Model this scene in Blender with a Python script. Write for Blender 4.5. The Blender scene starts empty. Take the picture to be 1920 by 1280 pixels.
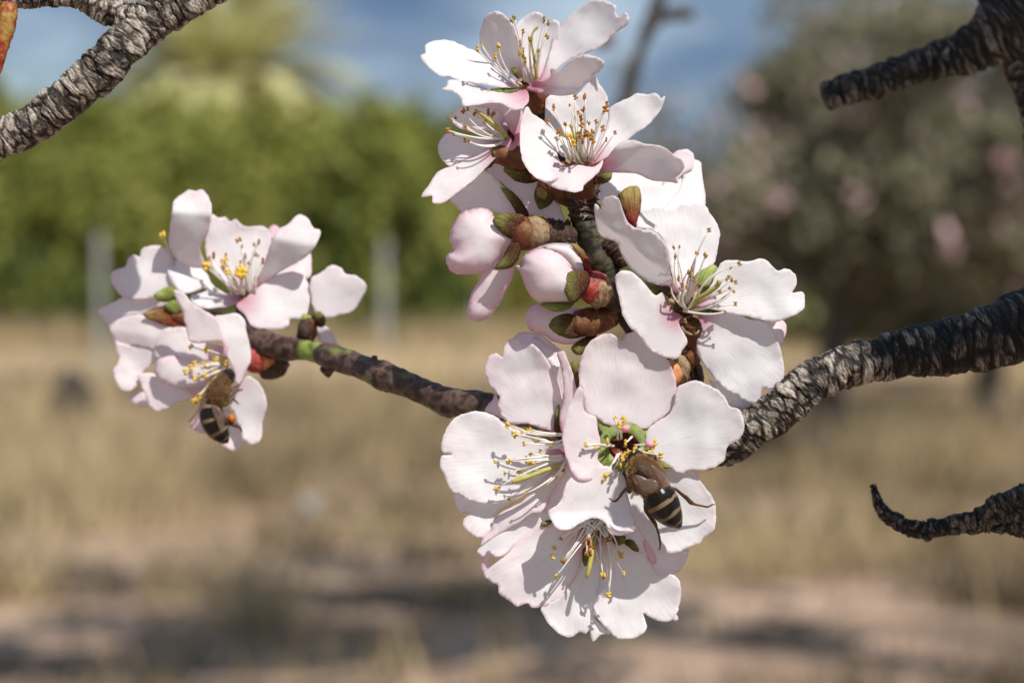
import bpy, math, random
import numpy as np
from mathutils import Vector, Matrix, noise
from mathutils.geometry import delaunay_2d_cdt

# ------------------------------------------------------------------ camera, sky, sun, exposure
scene = bpy.context.scene
COL = scene.collection
PITCH = math.atan(140 / 4800.0)
cam_data = bpy.data.cameras.new("camera")
cam = bpy.data.objects.new("camera", cam_data)
COL.objects.link(cam)
scene.camera = cam
cam.location = (0, 0, 1.4)
cam.rotation_euler = (math.radians(90) - PITCH, 0, 0)
cam_data.sensor_fit = 'HORIZONTAL'
cam_data.sensor_width = 36
cam_data.lens = 90
cam_data.clip_start = 0.01
cam_data.clip_end = 3000
cam_data.dof.use_dof = True
cam_data.dof.focus_distance = 0.4985
cam_data.dof.aperture_fstop = 15.5
cam_data.dof.aperture_blades = 0

SUN = Vector((0.34, -0.55, 0.75)).normalized()      # towards the sun
SUN_EL = math.asin(SUN.z)
SUN_ROT = math.atan2(SUN.x, SUN.y)
sun_data = bpy.data.lights.new("sun", 'SUN')
sun_data.energy = 4.9
sun_data.angle = math.radians(0.5)
sun_data.color = (1.0, 0.96, 0.90)
sun = bpy.data.objects.new("sun", sun_data)
sun.rotation_euler = SUN.to_track_quat('Z', 'Y').to_euler()
sun.location = (2, -5, 6)
COL.objects.link(sun)

world = bpy.data.worlds.new("World")
scene.world = world
world.use_nodes = True
wn = world.node_tree
wn.nodes.clear()
def wnode(t, **kw):
    n = wn.nodes.new(t)
    for k, v in kw.items():
        setattr(n, k, v)
    return n
w_out = wnode('ShaderNodeOutputWorld')
w_bg = wnode('ShaderNodeBackground')
w_bg.inputs[1].default_value = 0.10
w_sky = wnode('ShaderNodeTexSky', sky_type='NISHITA')
w_sky.sun_disc = False
w_sky.sun_elevation = SUN_EL
w_sky.sun_rotation = SUN_ROT
w_sky.dust_density = 0.6
w_sky.ozone_density = 2.0
w_tc = wnode('ShaderNodeTexCoord')
w_map = wnode('ShaderNodeMapping')
w_map.inputs['Scale'].default_value = (5.0, 5.0, 19.0)
w_map.inputs['Location'].default_value = (0.3, 0.0, 0.35)
w_noi = wnode('ShaderNodeTexNoise')
w_noi.inputs['Scale'].default_value = 1.0
w_noi.inputs['Detail'].default_value = 4.0
w_ramp = wnode('ShaderNodeValToRGB')
cr = w_ramp.color_ramp
cr.elements[0].position = 0.38; cr.elements[0].color = (0.72, 1.42, 2.85, 1)
cr.elements[1].position = 0.64; cr.elements[1].color = (5.4, 6.7, 7.8, 1)
e = cr.elements.new(0.50); e.color = (1.7, 2.45, 3.7, 1)
w_noi2 = wnode('ShaderNodeTexNoise')
w_noi2.inputs['Scale'].default_value = 0.6
w_noi2.inputs['Detail'].default_value = 2.0
w_r2 = wnode('ShaderNodeValToRGB')
w_r2.color_ramp.elements[0].position = 0.34; w_r2.color_ramp.elements[0].color = (0.45, 0.45, 0.45, 1)
w_r2.color_ramp.elements[1].position = 0.6; w_r2.color_ramp.elements[1].color = (0.95, 0.95, 0.95, 1)
w_mix = wnode('ShaderNodeMixRGB')
L = wn.links.new
L(w_tc.outputs['Generated'], w_map.inputs['Vector'])
L(w_map.outputs[0], w_noi.inputs['Vector'])
L(w_map.outputs[0], w_noi2.inputs['Vector'])
L(w_noi.outputs[0], w_ramp.inputs[0])
L(w_noi2.outputs[0], w_r2.inputs[0])
L(w_r2.outputs[0], w_mix.inputs[0])
L(w_sky.outputs[0], w_mix.inputs[1])
L(w_ramp.outputs[0], w_mix.inputs[2])
L(w_mix.outputs[0], w_bg.inputs[0])
L(w_bg.outputs[0], w_out.inputs[0])

scene.view_settings.view_transform = 'Standard'
scene.view_settings.look = 'None'
scene.view_settings.exposure = 0.16
scene.view_settings.gamma = 1.0
scene.view_settings.use_curve_mapping = False
scene.render.engine = 'CYCLES'
scene.cycles.use_denoising = True
scene.cycles.max_bounces = 8
scene.cycles.transparent_max_bounces = 8

# ------------------------------------------------------------------ helpers
PXM = 0.2 / 1920            # metres per photograph pixel in the plane of focus
FPX = 4800.0
CAMV = Vector((0, 0, 1.4))
FW = Vector((0, math.cos(PITCH), -math.sin(PITCH)))
UP = Vector((0, math.sin(PITCH), math.cos(PITCH)))
RT = Vector((1, 0, 0))
def P(x, y, z=0.0):
    """close-up point: x, y across the plane of focus, z = pixels of depth towards the camera"""
    d = 0.5 - z * PXM
    return CAMV + RT * ((x - 960) / FPX * d) + UP * ((640 - y) / FPX * d) + FW * d
def PN(x, y, z):
    d = 0.5 - np.asarray(z) * PXM
    a = (np.asarray(x) - 960) / FPX * d
    b = (640 - np.asarray(y)) / FPX * d
    out = np.empty((len(a), 3))
    for i in range(3):
        out[:, i] = CAMV[i] + RT[i] * a + UP[i] * b + FW[i] * d
    return out
def ground_x(px, dist):
    return (px - 960) / FPX * dist
def height_at(py, dist):
    return 1.4 + (500 - py) / FPX * dist

rng = random.Random(7)
def link(o):
    COL.objects.link(o)
    return o
def thing(name, label, cat, loc, group=None):
    o = link(bpy.data.objects.new(name, None))
    o.location = loc
    o.empty_display_size = 0.01
    o['label'] = label
    o['category'] = cat
    if group: o['group'] = group
    return o
ROOTLOC = {}
def mesh_obj(name, verts, faces, mat, parent=None, origin=None, smooth=True, attrs=None, uvs=None, matidx=None, label=None):
    me = bpy.data.meshes.new(name)
    o0 = Vector(origin) if origin is not None else Vector((0, 0, 0))
    v = np.asarray(verts, dtype=float) - np.array(o0)
    me.from_pydata(v.tolist(), [], [list(f) for f in faces])
    for m in (mat if isinstance(mat, (list, tuple)) else [mat]):
        me.materials.append(m)
    if smooth:
        me.polygons.foreach_set('use_smooth', [True] * len(me.polygons))
    if matidx is not None:
        me.polygons.foreach_set('material_index', matidx)
    for k, arr in (attrs or {}).items():
        a = me.attributes.new(k, 'FLOAT', 'POINT')
        a.data.foreach_set('value', np.asarray(arr, dtype=np.float32))
    if uvs is not None:
        ul = me.uv_layers.new(name='UVMap')
        li = np.empty(len(me.loops), dtype=np.int32)
        me.loops.foreach_get('vertex_index', li)
        ul.data.foreach_set('uv', np.asarray(uvs, dtype=np.float32)[li].ravel())
    me.update()
    o = link(bpy.data.objects.new(name, me))
    if parent is not None:
        o.parent = parent
    elif origin is not None:
        o.location = o0
    if label: o['label'] = label
    return o

def spline(pts, n=6, closed=False):
    """Catmull-Rom through points of any dimension"""
    p = [np.asarray(q, dtype=float) for q in pts]
    N = len(p)
    out = []
    segs = N if closed else N - 1
    for i in range(segs):
        if closed:
            p0, p1, p2, p3 = p[(i - 1) % N], p[i], p[(i + 1) % N], p[(i + 2) % N]
        else:
            p1, p2 = p[i], p[i + 1]
            p0 = p[i - 1] if i > 0 else 2 * p1 - p2
            p3 = p[i + 2] if i + 2 < N else 2 * p2 - p1
        t0 = 0.0
        al = 0.5
        def dist(a, b): return max(1e-6, float(np.linalg.norm(a[:2] - b[:2])) ** al)
        t1 = t0 + dist(p0, p1); t2 = t1 + dist(p1, p2); t3 = t2 + dist(p2, p3)
        for k in range(n):
            t = t1 + (t2 - t1) * k / n
            A1 = (t1 - t) / (t1 - t0) * p0 + (t - t0) / (t1 - t0) * p1
            A2 = (t2 - t) / (t2 - t1) * p1 + (t - t1) / (t2 - t1) * p2
            A3 = (t3 - t) / (t3 - t2) * p2 + (t - t2) / (t3 - t2) * p3
            B1 = (t2 - t) / (t2 - t0) * A1 + (t - t0) / (t2 - t0) * A2
            B2 = (t3 - t) / (t3 - t1) * A2 + (t - t1) / (t3 - t1) * A3
            out.append((t2 - t) / (t2 - t1) * B1 + (t - t1) / (t2 - t1) * B2)
    if not closed:
        out.append(p[-1])
    return out

def tube_geo(path, nside=10, closed_ends=True, disp=None):
    """path: list of (Vector, radius). Returns verts, faces, ring index of each vertex."""
    V, Fc, ring = [], [], []
    n = len(path)
    tang = []
    for i in range(n):
        a = path[max(0, i - 1)][0]; b = path[min(n - 1, i + 1)][0]
        t = (b - a)
        tang.append(t.normalized() if t.length > 1e-12 else Vector((0, 0, 1)))
    ref = Vector((0, 0, 1)) if abs(tang[0].z) < 0.9 else Vector((1, 0, 0))
    nrm = (ref - tang[0] * ref.dot(tang[0])).normalized()
    l = 0.0
    for i in range(n):
        if i:
            l += (path[i][0] - path[i - 1][0]).length
            nrm = (nrm - tang[i] * nrm.dot(tang[i])).normalized()
        bi = tang[i].cross(nrm)
        for k in range(nside):
            a = 2 * math.pi * k / nside
            r = path[i][1]
            if disp: r *= disp(l, a, i)
            V.append(path[i][0] + (nrm * math.cos(a) + bi * math.sin(a)) * r)
            ring.append(i)
    for i in range(n - 1):
        for k in range(nside):
            k2 = (k + 1) % nside
            Fc.append((i * nside + k, i * nside + k2, (i + 1) * nside + k2, (i + 1) * nside + k))
    if closed_ends:
        for i, flip in ((0, True), (n - 1, False)):
            c = len(V); V.append(path[i][0] + tang[i] * (-0.25 if flip else 0.25) * path[i][1]); ring.append(i)
            for k in range(nside):
                k2 = (k + 1) % nside
                f = (i * nside + k, i * nside + k2, c)
                Fc.append(f[::-1] if flip else f)
    return V, Fc, ring

# ------------------------------------------------------------------ materials
MATS = {}
def new_mat(name):
    m = bpy.data.materials.new(name)
    m.use_nodes = True
    nt = m.node_tree
    nt.nodes.clear()
    out = nt.nodes.new('ShaderNodeOutputMaterial')
    MATS[name] = m
    return m, nt, out
def N(nt, t, **inp):
    n = nt.nodes.new(t)
    for k, v in inp.items():
        k = k.replace('_', ' ')
        if k in n.inputs: n.inputs[k].default_value = v
    return n
def ramp(nt, stops):
    r = nt.nodes.new('ShaderNodeValToRGB')
    el = r.color_ramp.elements
    while len(el) < len(stops): el.new(0.5)
    for e, (p, c) in zip(el, stops):
        e.position = p
        e.color = (c[0], c[1], c[2], 1) if len(c) == 3 else c
    return r
def mixc(nt, fac, a, b, blend='MIX'):
    n = nt.nodes.new('ShaderNodeMixRGB')
    n.blend_type = blend
    for i, v in ((0, fac), (1, a), (2, b)):
        if isinstance(v, bpy.types.NodeSocket): nt.links.new(v, n.inputs[i])
        elif i == 0: n.inputs[0].default_value = v
        else: n.inputs[i].default_value = (v[0], v[1], v[2], 1)
    return n.outputs[0]
def math_n(nt, op, a, b=None, clamp=False):
    n = nt.nodes.new('ShaderNodeMath'); n.operation = op; n.use_clamp = clamp
    for i, v in ((0, a), (1, b)):
        if v is None: continue
        if isinstance(v, bpy.types.NodeSocket): nt.links.new(v, n.inputs[i])
        else: n.inputs[i].default_value = v
    return n.outputs[0]
def attr(nt, name):
    n = nt.nodes.new('ShaderNodeAttribute'); n.attribute_name = name
    return n
def objcoord(nt, scale):
    tc = nt.nodes.new('ShaderNodeTexCoord')
    mp = nt.nodes.new('ShaderNodeMapping')
    s = scale if isinstance(scale, tuple) else (scale,) * 3
    mp.inputs['Scale'].default_value = s
    nt.links.new(tc.outputs['Object'], mp.inputs['Vector'])
    return mp.outputs[0]
def leafy(nt, out, color, trans=0.35, rough=0.5, spec=0.3, bump=None, tcolor=None):
    """sheet that reflects and lets light through"""
    p = N(nt, 'ShaderNodeBsdfPrincipled', Roughness=rough)
    p.inputs['Specular IOR Level'].default_value = spec
    t = N(nt, 'ShaderNodeBsdfTranslucent')
    mx = N(nt, 'ShaderNodeMixShader', Fac=trans)
    for n, c in ((p.inputs['Base Color'], color), (t.inputs['Color'], tcolor or color)):
        if isinstance(c, bpy.types.NodeSocket): nt.links.new(c, n)
        else: n.default_value = (c[0], c[1], c[2], 1)
    if bump is not None:
        nt.links.new(bump, p.inputs['Normal']); nt.links.new(bump, t.inputs['Normal'])
    nt.links.new(p.outputs[0], mx.inputs[1]); nt.links.new(t.outputs[0], mx.inputs[2])
    nt.links.new(mx.outputs[0], out.inputs[0])

def petal_material():
    m, nt, out = new_mat('petal')
    Lk = nt.links.new
    uv = nt.nodes.new('ShaderNodeUVMap'); uv.uv_map = 'UVMap'
    mp = nt.nodes.new('ShaderNodeMapping'); mp.inputs['Scale'].default_value = (2.2, 26.0, 1)
    Lk(uv.outputs[0], mp.inputs[0])
    vein = N(nt, 'ShaderNodeTexNoise', Scale=1.0, Detail=3.0, Roughness=0.6)
    Lk(mp.outputs[0], vein.inputs['Vector'])
    mp2 = nt.nodes.new('ShaderNodeMapping'); mp2.inputs['Scale'].default_value = (5.0, 70.0, 1)
    Lk(uv.outputs[0], mp2.inputs[0])
    vein2 = N(nt, 'ShaderNodeTexNoise', Scale=1.0, Detail=2.0, Roughness=0.6)
    Lk(mp2.outputs[0], vein2.inputs['Vector'])
    oc = objcoord(nt, 220.0)
    blot = N(nt, 'ShaderNodeTexNoise', Scale=1.0, Detail=3.0)
    Lk(oc, blot.inputs['Vector'])
    oc2 = objcoord(nt, 3000.0)
    cell = N(nt, 'ShaderNodeTexNoise', Scale=1.0, Detail=2.0)
    Lk(oc2, cell.inputs['Vector'])
    white = (0.915, 0.908, 0.905)
    pink = (0.90, 0.63, 0.69)
    mag = (0.66, 0.13, 0.28)
    pk = attr(nt, 'pink').outputs['Fac']
    br = ramp(nt, [(0.30, (0, 0, 0)), (0.75, (1, 1, 1))]); Lk(blot.outputs[0], br.inputs[0])
    vr = ramp(nt, [(0.35, (0, 0, 0)), (0.75, (1, 1, 1))]); Lk(vein.outputs[0], vr.inputs[0])
    f1 = math_n(nt, 'ADD', math_n(nt, 'MULTIPLY', br.outputs[0], 0.22), math_n(nt, 'MULTIPLY', vr.outputs[0], 0.16))
    f2 = math_n(nt, 'ADD', f1, 0.62)
    fac = math_n(nt, 'MULTIPLY', pk, f2, clamp=True)
    c = mixc(nt, fac, white, pink)
    base = attr(nt, 'base').outputs['Fac']
    bv = math_n(nt, 'MULTIPLY', base, math_n(nt, 'ADD', math_n(nt, 'MULTIPLY', vr.outputs[0], 0.6), 0.7), clamp=True)
    c = mixc(nt, bv, c, mag)
    vd = ramp(nt, [(0.30, (0.93, 0.90, 0.915)), (0.48, (1, 1, 1))]); Lk(vein2.outputs[0], vd.inputs[0])
    c = mixc(nt, 1.0, c, vd.outputs[0], 'MULTIPLY')
    b1 = nt.nodes.new('ShaderNodeBump'); b1.inputs['Strength'].default_value = 0.08; b1.inputs['Distance'].default_value = 0.0004
    Lk(vein.outputs[0], b1.inputs['Height'])
    b2 = nt.nodes.new('ShaderNodeBump'); b2.inputs['Strength'].default_value = 0.24; b2.inputs['Distance'].default_value = 0.00012
    Lk(math_n(nt, 'ADD', vein2.outputs[0], math_n(nt, 'MULTIPLY', cell.outputs[0], 0.5)), b2.inputs['Height']); Lk(b1.outputs[0], b2.inputs['Normal'])
    leafy(nt, out, c, trans=0.52, rough=0.5, spec=0.25, bump=b2.outputs[0])
    return m
M_PETAL = petal_material()

def simple_mat(name, stops, scale, rough=0.6, trans=0.0, bump=0.3, bdist=0.0002, spec=0.3, attr_name=None, detail=4.0):
    m, nt, out = new_mat(name)
    oc = objcoord(nt, scale)
    no = N(nt, 'ShaderNodeTexNoise', Scale=1.0, Detail=detail, Roughness=0.65)
    nt.links.new(oc, no.inputs['Vector'])
    r = ramp(nt, stops)
    if attr_name:
        a = attr(nt, attr_name).outputs['Fac']
        f = math_n(nt, 'ADD', a, math_n(nt, 'MULTIPLY', math_n(nt, 'SUBTRACT', no.outputs[0], 0.5), 0.5))
        nt.links.new(f, r.inputs[0])
    else:
        nt.links.new(no.outputs[0], r.inputs[0])
    b = nt.nodes.new('ShaderNodeBump'); b.inputs['Strength'].default_value = bump; b.inputs['Distance'].default_value = bdist
    nt.links.new(no.outputs[0], b.inputs['Height'])
    leafy(nt, out, r.outputs[0], trans=trans, rough=rough, spec=spec, bump=b.outputs[0])
    return m
M_FIL = simple_mat('filament', [(0.3, (0.88, 0.84, 0.75)), (0.7, (0.92, 0.89, 0.84))], 900, 0.4, 0.3)
M_FILPINK = simple_mat('filament_pink', [(0.3, (0.86, 0.76, 0.74)), (0.7, (0.92, 0.88, 0.84))], 700, 0.4, 0.3)
M_ANTH_Y = simple_mat('anther_yellow', [(0.3, (0.62, 0.36, 0.03)), (0.7, (0.85, 0.60, 0.10))], 1600, 0.7, 0.1, 0.8, 0.0002)
M_ANTH_O = simple_mat('anther_olive', [(0.3, (0.25, 0.15, 0.02)), (0.7, (0.55, 0.40, 0.08))], 1600, 0.7, 0.05, 0.8, 0.0002)
M_ANTH_B = simple_mat('anther_brown', [(0.3, (0.20, 0.07, 0.01)), (0.7, (0.50, 0.22, 0.03))], 1600, 0.7, 0.05, 0.8, 0.0002)
M_ANTH_D = simple_mat('anther_dry', [(0.3, (0.16, 0.08, 0.02)), (0.6, (0.45, 0.28, 0.07)), (0.8, (0.62, 0.45, 0.14))], 1900, 0.7, 0.05, 0.8, 0.0002)
M_STYLE = simple_mat('style_green', [(0.3, (0.42, 0.38, 0.07)), (0.7, (0.62, 0.56, 0.18))], 900, 0.45, 0.25)
def sepal_material(name, base, mid, tip):
    """velvety sepal: base colour towards the tip colour, with veins and a paler rim"""
    m, nt, out = new_mat(name)
    Lk = nt.links.new
    uv = nt.nodes.new('ShaderNodeUVMap'); uv.uv_map = 'UVMap'
    sep = nt.nodes.new('ShaderNodeSeparateXYZ'); Lk(uv.outputs[0], sep.inputs[0])
    mp = nt.nodes.new('ShaderNodeMapping'); mp.inputs['Scale'].default_value = (1.5, 22.0, 1)
    Lk(uv.outputs[0], mp.inputs[0])
    v = N(nt, 'ShaderNodeTexNoise', Scale=1.0, Detail=3.0); Lk(mp.outputs[0], v.inputs['Vector'])
    oc = objcoord(nt, 420.0)
    n = N(nt, 'ShaderNodeTexNoise', Scale=1.0, Detail=4.0); Lk(oc, n.inputs['Vector'])
    oc2 = objcoord(nt, 3800.0)
    fz = N(nt, 'ShaderNodeTexNoise', Scale=1.0, Detail=2.0); Lk(oc2, fz.inputs['Vector'])
    f = math_n(nt, 'ADD', sep.outputs[0], math_n(nt, 'MULTIPLY', math_n(nt, 'SUBTRACT', n.outputs[0], .5), .9))
    r = ramp(nt, [(0.25, base), (0.55, mid), (0.90, tip)]); Lk(f, r.inputs[0])
    vr = ramp(nt, [(0.34, (0.62, 0.58, 0.55)), (0.55, (1, 1, 1)), (.8, (1.15, 1.12, 1.0))]); Lk(v.outputs[0], vr.inputs[0])
    c = mixc(nt, 1.0, r.outputs[0], vr.outputs[0], 'MULTIPLY')
    fr = ramp(nt, [(0.56, (0, 0, 0)), (0.72, (.30, .30, .30))]); Lk(fz.outputs[0], fr.inputs[0])
    c = mixc(nt, fr.outputs[0], c, (.55, .50, .34))
    b = nt.nodes.new('ShaderNodeBump'); b.inputs['Strength'].default_value = .8; b.inputs['Distance'].default_value = .0003
    Lk(math_n(nt, 'ADD', v.outputs[0], math_n(nt, 'MULTIPLY', fz.outputs[0], .7)), b.inputs['Height'])
    leafy(nt, out, c, trans=.22, rough=.75, spec=.15, bump=b.outputs[0])
    return m
M_SEPAL = sepal_material('sepal_green', (0.10, 0.028, 0.014), (0.12, 0.085, 0.026), (0.22, 0.21, 0.06))
M_SEPAL_R = sepal_material('sepal_red', (0.30, 0.03, 0.03), (0.24, 0.085, 0.03), (0.36, 0.27, 0.09))
M_SEPAL_L = sepal_material('sepal_light', (0.20, 0.22, 0.06), (0.25, 0.32, 0.07), (0.40, 0.45, 0.15))
M_SHOOT = simple_mat('young_shoot', [(0.2, (0.14, 0.012, 0.01)), (0.45, (0.30, 0.04, 0.02)), (0.60, (0.34, 0.22, 0.05)), (0.8, (0.42, 0.38, 0.20))], 480, 0.45, 0.1, 0.8, 0.0003)
M_CALYX = simple_mat('calyx_brown', [(0.25, (0.07, 0.015, 0.01)), (0.5, (0.16, 0.05, 0.02)), (0.75, (0.22, 0.15, 0.05))], 520, 0.55, 0.15, 0.7, 0.0003)
M_CUP = simple_mat('cup_pink_green', [(0.25, (0.20, 0.05, 0.05)), (0.5, (0.30, 0.17, 0.09)), (0.75, (0.32, 0.30, 0.10))], 900, 0.5, 0.15, 0.7, 0.0003)
M_CALYX_R = simple_mat('calyx_red', [(0.25, (0.20, 0.012, 0.012)), (0.5, (0.36, 0.045, 0.035)), (0.75, (0.60, 0.22, 0.15))], 700, 0.55, 0.2, 0.8, 0.0003)
M_SCALE = simple_mat('bud_scale_tan', [(0.25, (0.11, 0.05, 0.022)), (0.5, (0.26, 0.17, 0.09)), (0.75, (0.42, 0.33, 0.20))], 800, 0.6, 0.1, 0.8, 0.0003)
M_SCALE_D = simple_mat('bud_scale_dark', [(0.3, (0.012, 0.007, 0.005)), (0.55, (0.06, 0.03, 0.018)), (0.8, (0.22, 0.13, 0.08))], 1100, 0.6, 0.0, 1.0, 0.0004)
M_THROAT = simple_mat('throat_red', [(0.3, (0.05, 0.006, 0.004)), (0.7, (0.22, 0.04, 0.02))], 1500, 0.4, 0.0, 0.8, 0.0003)
M_ORANGE = simple_mat('bud_scale_orange', [(0.3, (0.45, 0.12, 0.03)), (0.7, (0.75, 0.38, 0.16))], 500, 0.5, 0.1)
# bark: the attribute h is ridge height, lowered where shade is painted in
M_BARK = simple_mat('bark_grey', [(0.22, (0.006, 0.005, 0.004)), (0.40, (0.045, 0.033, 0.024)), (0.58, (0.20, 0.165, 0.13)), (0.82, (0.54, 0.48, 0.41))], 900, 0.65, 0.0, 1.0, 0.0006, 0.4, 'h', 8.0)
M_BARK_D = simple_mat('bark_dark', [(0.22, (0.005, 0.004, 0.003)), (0.50, (0.03, 0.024, 0.018)), (0.70, (0.11, 0.092, 0.072)), (0.92, (0.34, 0.31, 0.26))], 800, 0.7, 0.0, 1.0, 0.0006, 0.4, 'h', 8.0)
M_SPUR = simple_mat('bark_spur', [(0.25, (0.010, 0.008, 0.004)), (0.5, (0.035, 0.030, 0.012)), (0.75, (0.075, 0.055, 0.03))], 420, 0.6, 0.0, 0.8, 0.0004, 0.3, 'h', 6.0)
def twig_material():
    m, nt, out = new_mat('bark_twig')
    oc = objcoord(nt, 330.0)
    n1 = N(nt, 'ShaderNodeTexNoise', Scale=1.0, Detail=3.0); nt.links.new(oc, n1.inputs['Vector'])
    r1 = ramp(nt, [(0.30, (0.016, 0.010, 0.008)), (0.42, (0.065, 0.026, 0.018)), (0.52, (0.11, 0.070, 0.050)), (0.60, (0.048, 0.022, 0.016)), (0.72, (0.02, 0.014, 0.01))])
    nt.links.new(n1.outputs[0], r1.inputs[0])
    oc2 = objcoord(nt, 150.0)
    n2 = N(nt, 'ShaderNodeTexNoise', Scale=1.0, Detail=1.0); nt.links.new(oc2, n2.inputs['Vector'])
    r2 = ramp(nt, [(0.60, (0, 0, 0)), (0.68, (1, 1, 1))]); nt.links.new(n2.outputs[0], r2.inputs[0])
    c = mixc(nt, r2.outputs[0], r1.outputs[0], (0.13, 0.16, 0.035))
    g = attr(nt, 'green').outputs['Fac']
    c = mixc(nt, math_n(nt, 'MULTIPLY', g, .75), c, (0.24, 0.33, 0.05))
    h = attr(nt, 'h').outputs['Fac']
    hr = ramp(nt, [(0.15, (0.25, 0.25, 0.25)), (0.5, (1, 1, 1))]); nt.links.new(h, hr.inputs[0])
    c = mixc(nt, 1.0, c, hr.outputs[0], 'MULTIPLY')
    b = nt.nodes.new('ShaderNodeBump'); b.inputs['Strength'].default_value = 0.8; b.inputs['Distance'].default_value = 0.0005
    nt.links.new(n1.outputs[0], b.inputs['Height'])
    leafy(nt, out, c, trans=0.0, rough=0.45, spec=0.4, bump=b.outputs[0])
    return m
M_TWIG = twig_material()

# ------------------------------------------------------------------ builders for the close-up plant
def inside_mask(px, py, poly):
    x0, y0 = poly[:, 0], poly[:, 1]
    x1, y1 = np.roll(x0, -1), np.roll(y0, -1)
    res = np.zeros(len(px), dtype=bool)
    for a, b, c, d in zip(x0, y0, x1, y1):
        cond = ((b > py) != (d > py))
        if abs(d - b) > 1e-9:
            res ^= cond & (px < (c - a) * (py - b) / (d - b) + a)
    return res
SEED = [0]
def sheet(outline, base, zfun, h=5.0, ragged=0.5):
    """triangulated sheet inside a smooth outline; returns x, y, z, faces, edge distance, s, theta"""
    SEED[0] += 1
    sd = SEED[0] * 13.7
    poly = np.array(spline(outline, 5, closed=True))
    c = poly.mean(axis=0)
    for i in range(len(poly)):
        q = poly[i]
        d = ragged * noise.noise(Vector((q[0] / 7.0, q[1] / 7.0, sd)))
        n = (q - c) / (np.linalg.norm(q - c) + 1e-6)
        poly[i] = q + n * d * 2
    keep = [0]
    for i in range(1, len(poly)):
        if np.linalg.norm(poly[i] - poly[keep[-1]]) > 1.0: keep.append(i)
    if np.linalg.norm(poly[keep[-1]] - poly[0]) < 1.0 and len(keep) > 4: keep.pop()
    poly = poly[keep]
    mn, mx = poly.min(axis=0), poly.max(axis=0)
    gx, gy = [], []
    row, y = 0, mn[1] + h * 0.5
    r2 = random.Random(SEED[0])
    while y < mx[1]:
        x = mn[0] + (0.5 * h if row % 2 else 0) + 0.3 * h
        while x < mx[0]:
            gx.append(x + r2.uniform(-.12, .12) * h); gy.append(y + r2.uniform(-.12, .12) * h)
            x += h
        y += h * 0.866; row += 1
    gx, gy = np.array(gx), np.array(gy)
    m = inside_mask(gx, gy, poly)
    gx, gy = gx[m], gy[m]
    def edged(ax, ay):
        a = poly; b = np.roll(poly, -1, axis=0)
        best = np.full(len(ax), 1e9)
        for (x1, y1), (x2, y2) in zip(a, b):
            dx, dy = x2 - x1, y2 - y1
            t = np.clip(((ax - x1) * dx + (ay - y1) * dy) / (dx * dx + dy * dy + 1e-9), 0, 1)
            best = np.minimum(best, np.hypot(ax - x1 - t * dx, ay - y1 - t * dy))
        return best
    if len(gx):
        e = edged(gx, gy); k = e > h * 0.45
        gx, gy = gx[k], gy[k]
    vx = np.concatenate([poly[:, 0], gx]); vy = np.concatenate([poly[:, 1], gy])
    res = delaunay_2d_cdt([Vector((a, b)) for a, b in zip(vx, vy)], [], [list(range(len(poly)))], 1, 1e-4)
    X = np.array([q[0] for q in res[0]]); Y = np.array([q[1] for q in res[0]])
    faces = [list(f) for f in res[2]]
    E = edged(X, Y)
    bx, by = base
    cx, cy = poly.mean(axis=0)
    u = np.array([cx - bx, cy - by]); u = u / (np.linalg.norm(u) + 1e-9)
    dx, dy = X - bx, Y - by
    S = dx * u[0] + dy * u[1]; T = -dx * u[1] + dy * u[0]
    Ls = max(20.0, S.max()); Wt = max(10.0, np.abs(T).max())
    Rr = np.hypot(dx, dy)
    Z = zfun(X, Y, dx, dy, S / Ls, T / Wt, Rr, E, Ls, Wt, sd)
    th = np.arctan2(T, np.maximum(S, 0.02 * Ls) + 0.25 * Ls)
    return X, Y, Z, faces, E, S / Ls, th

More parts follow.
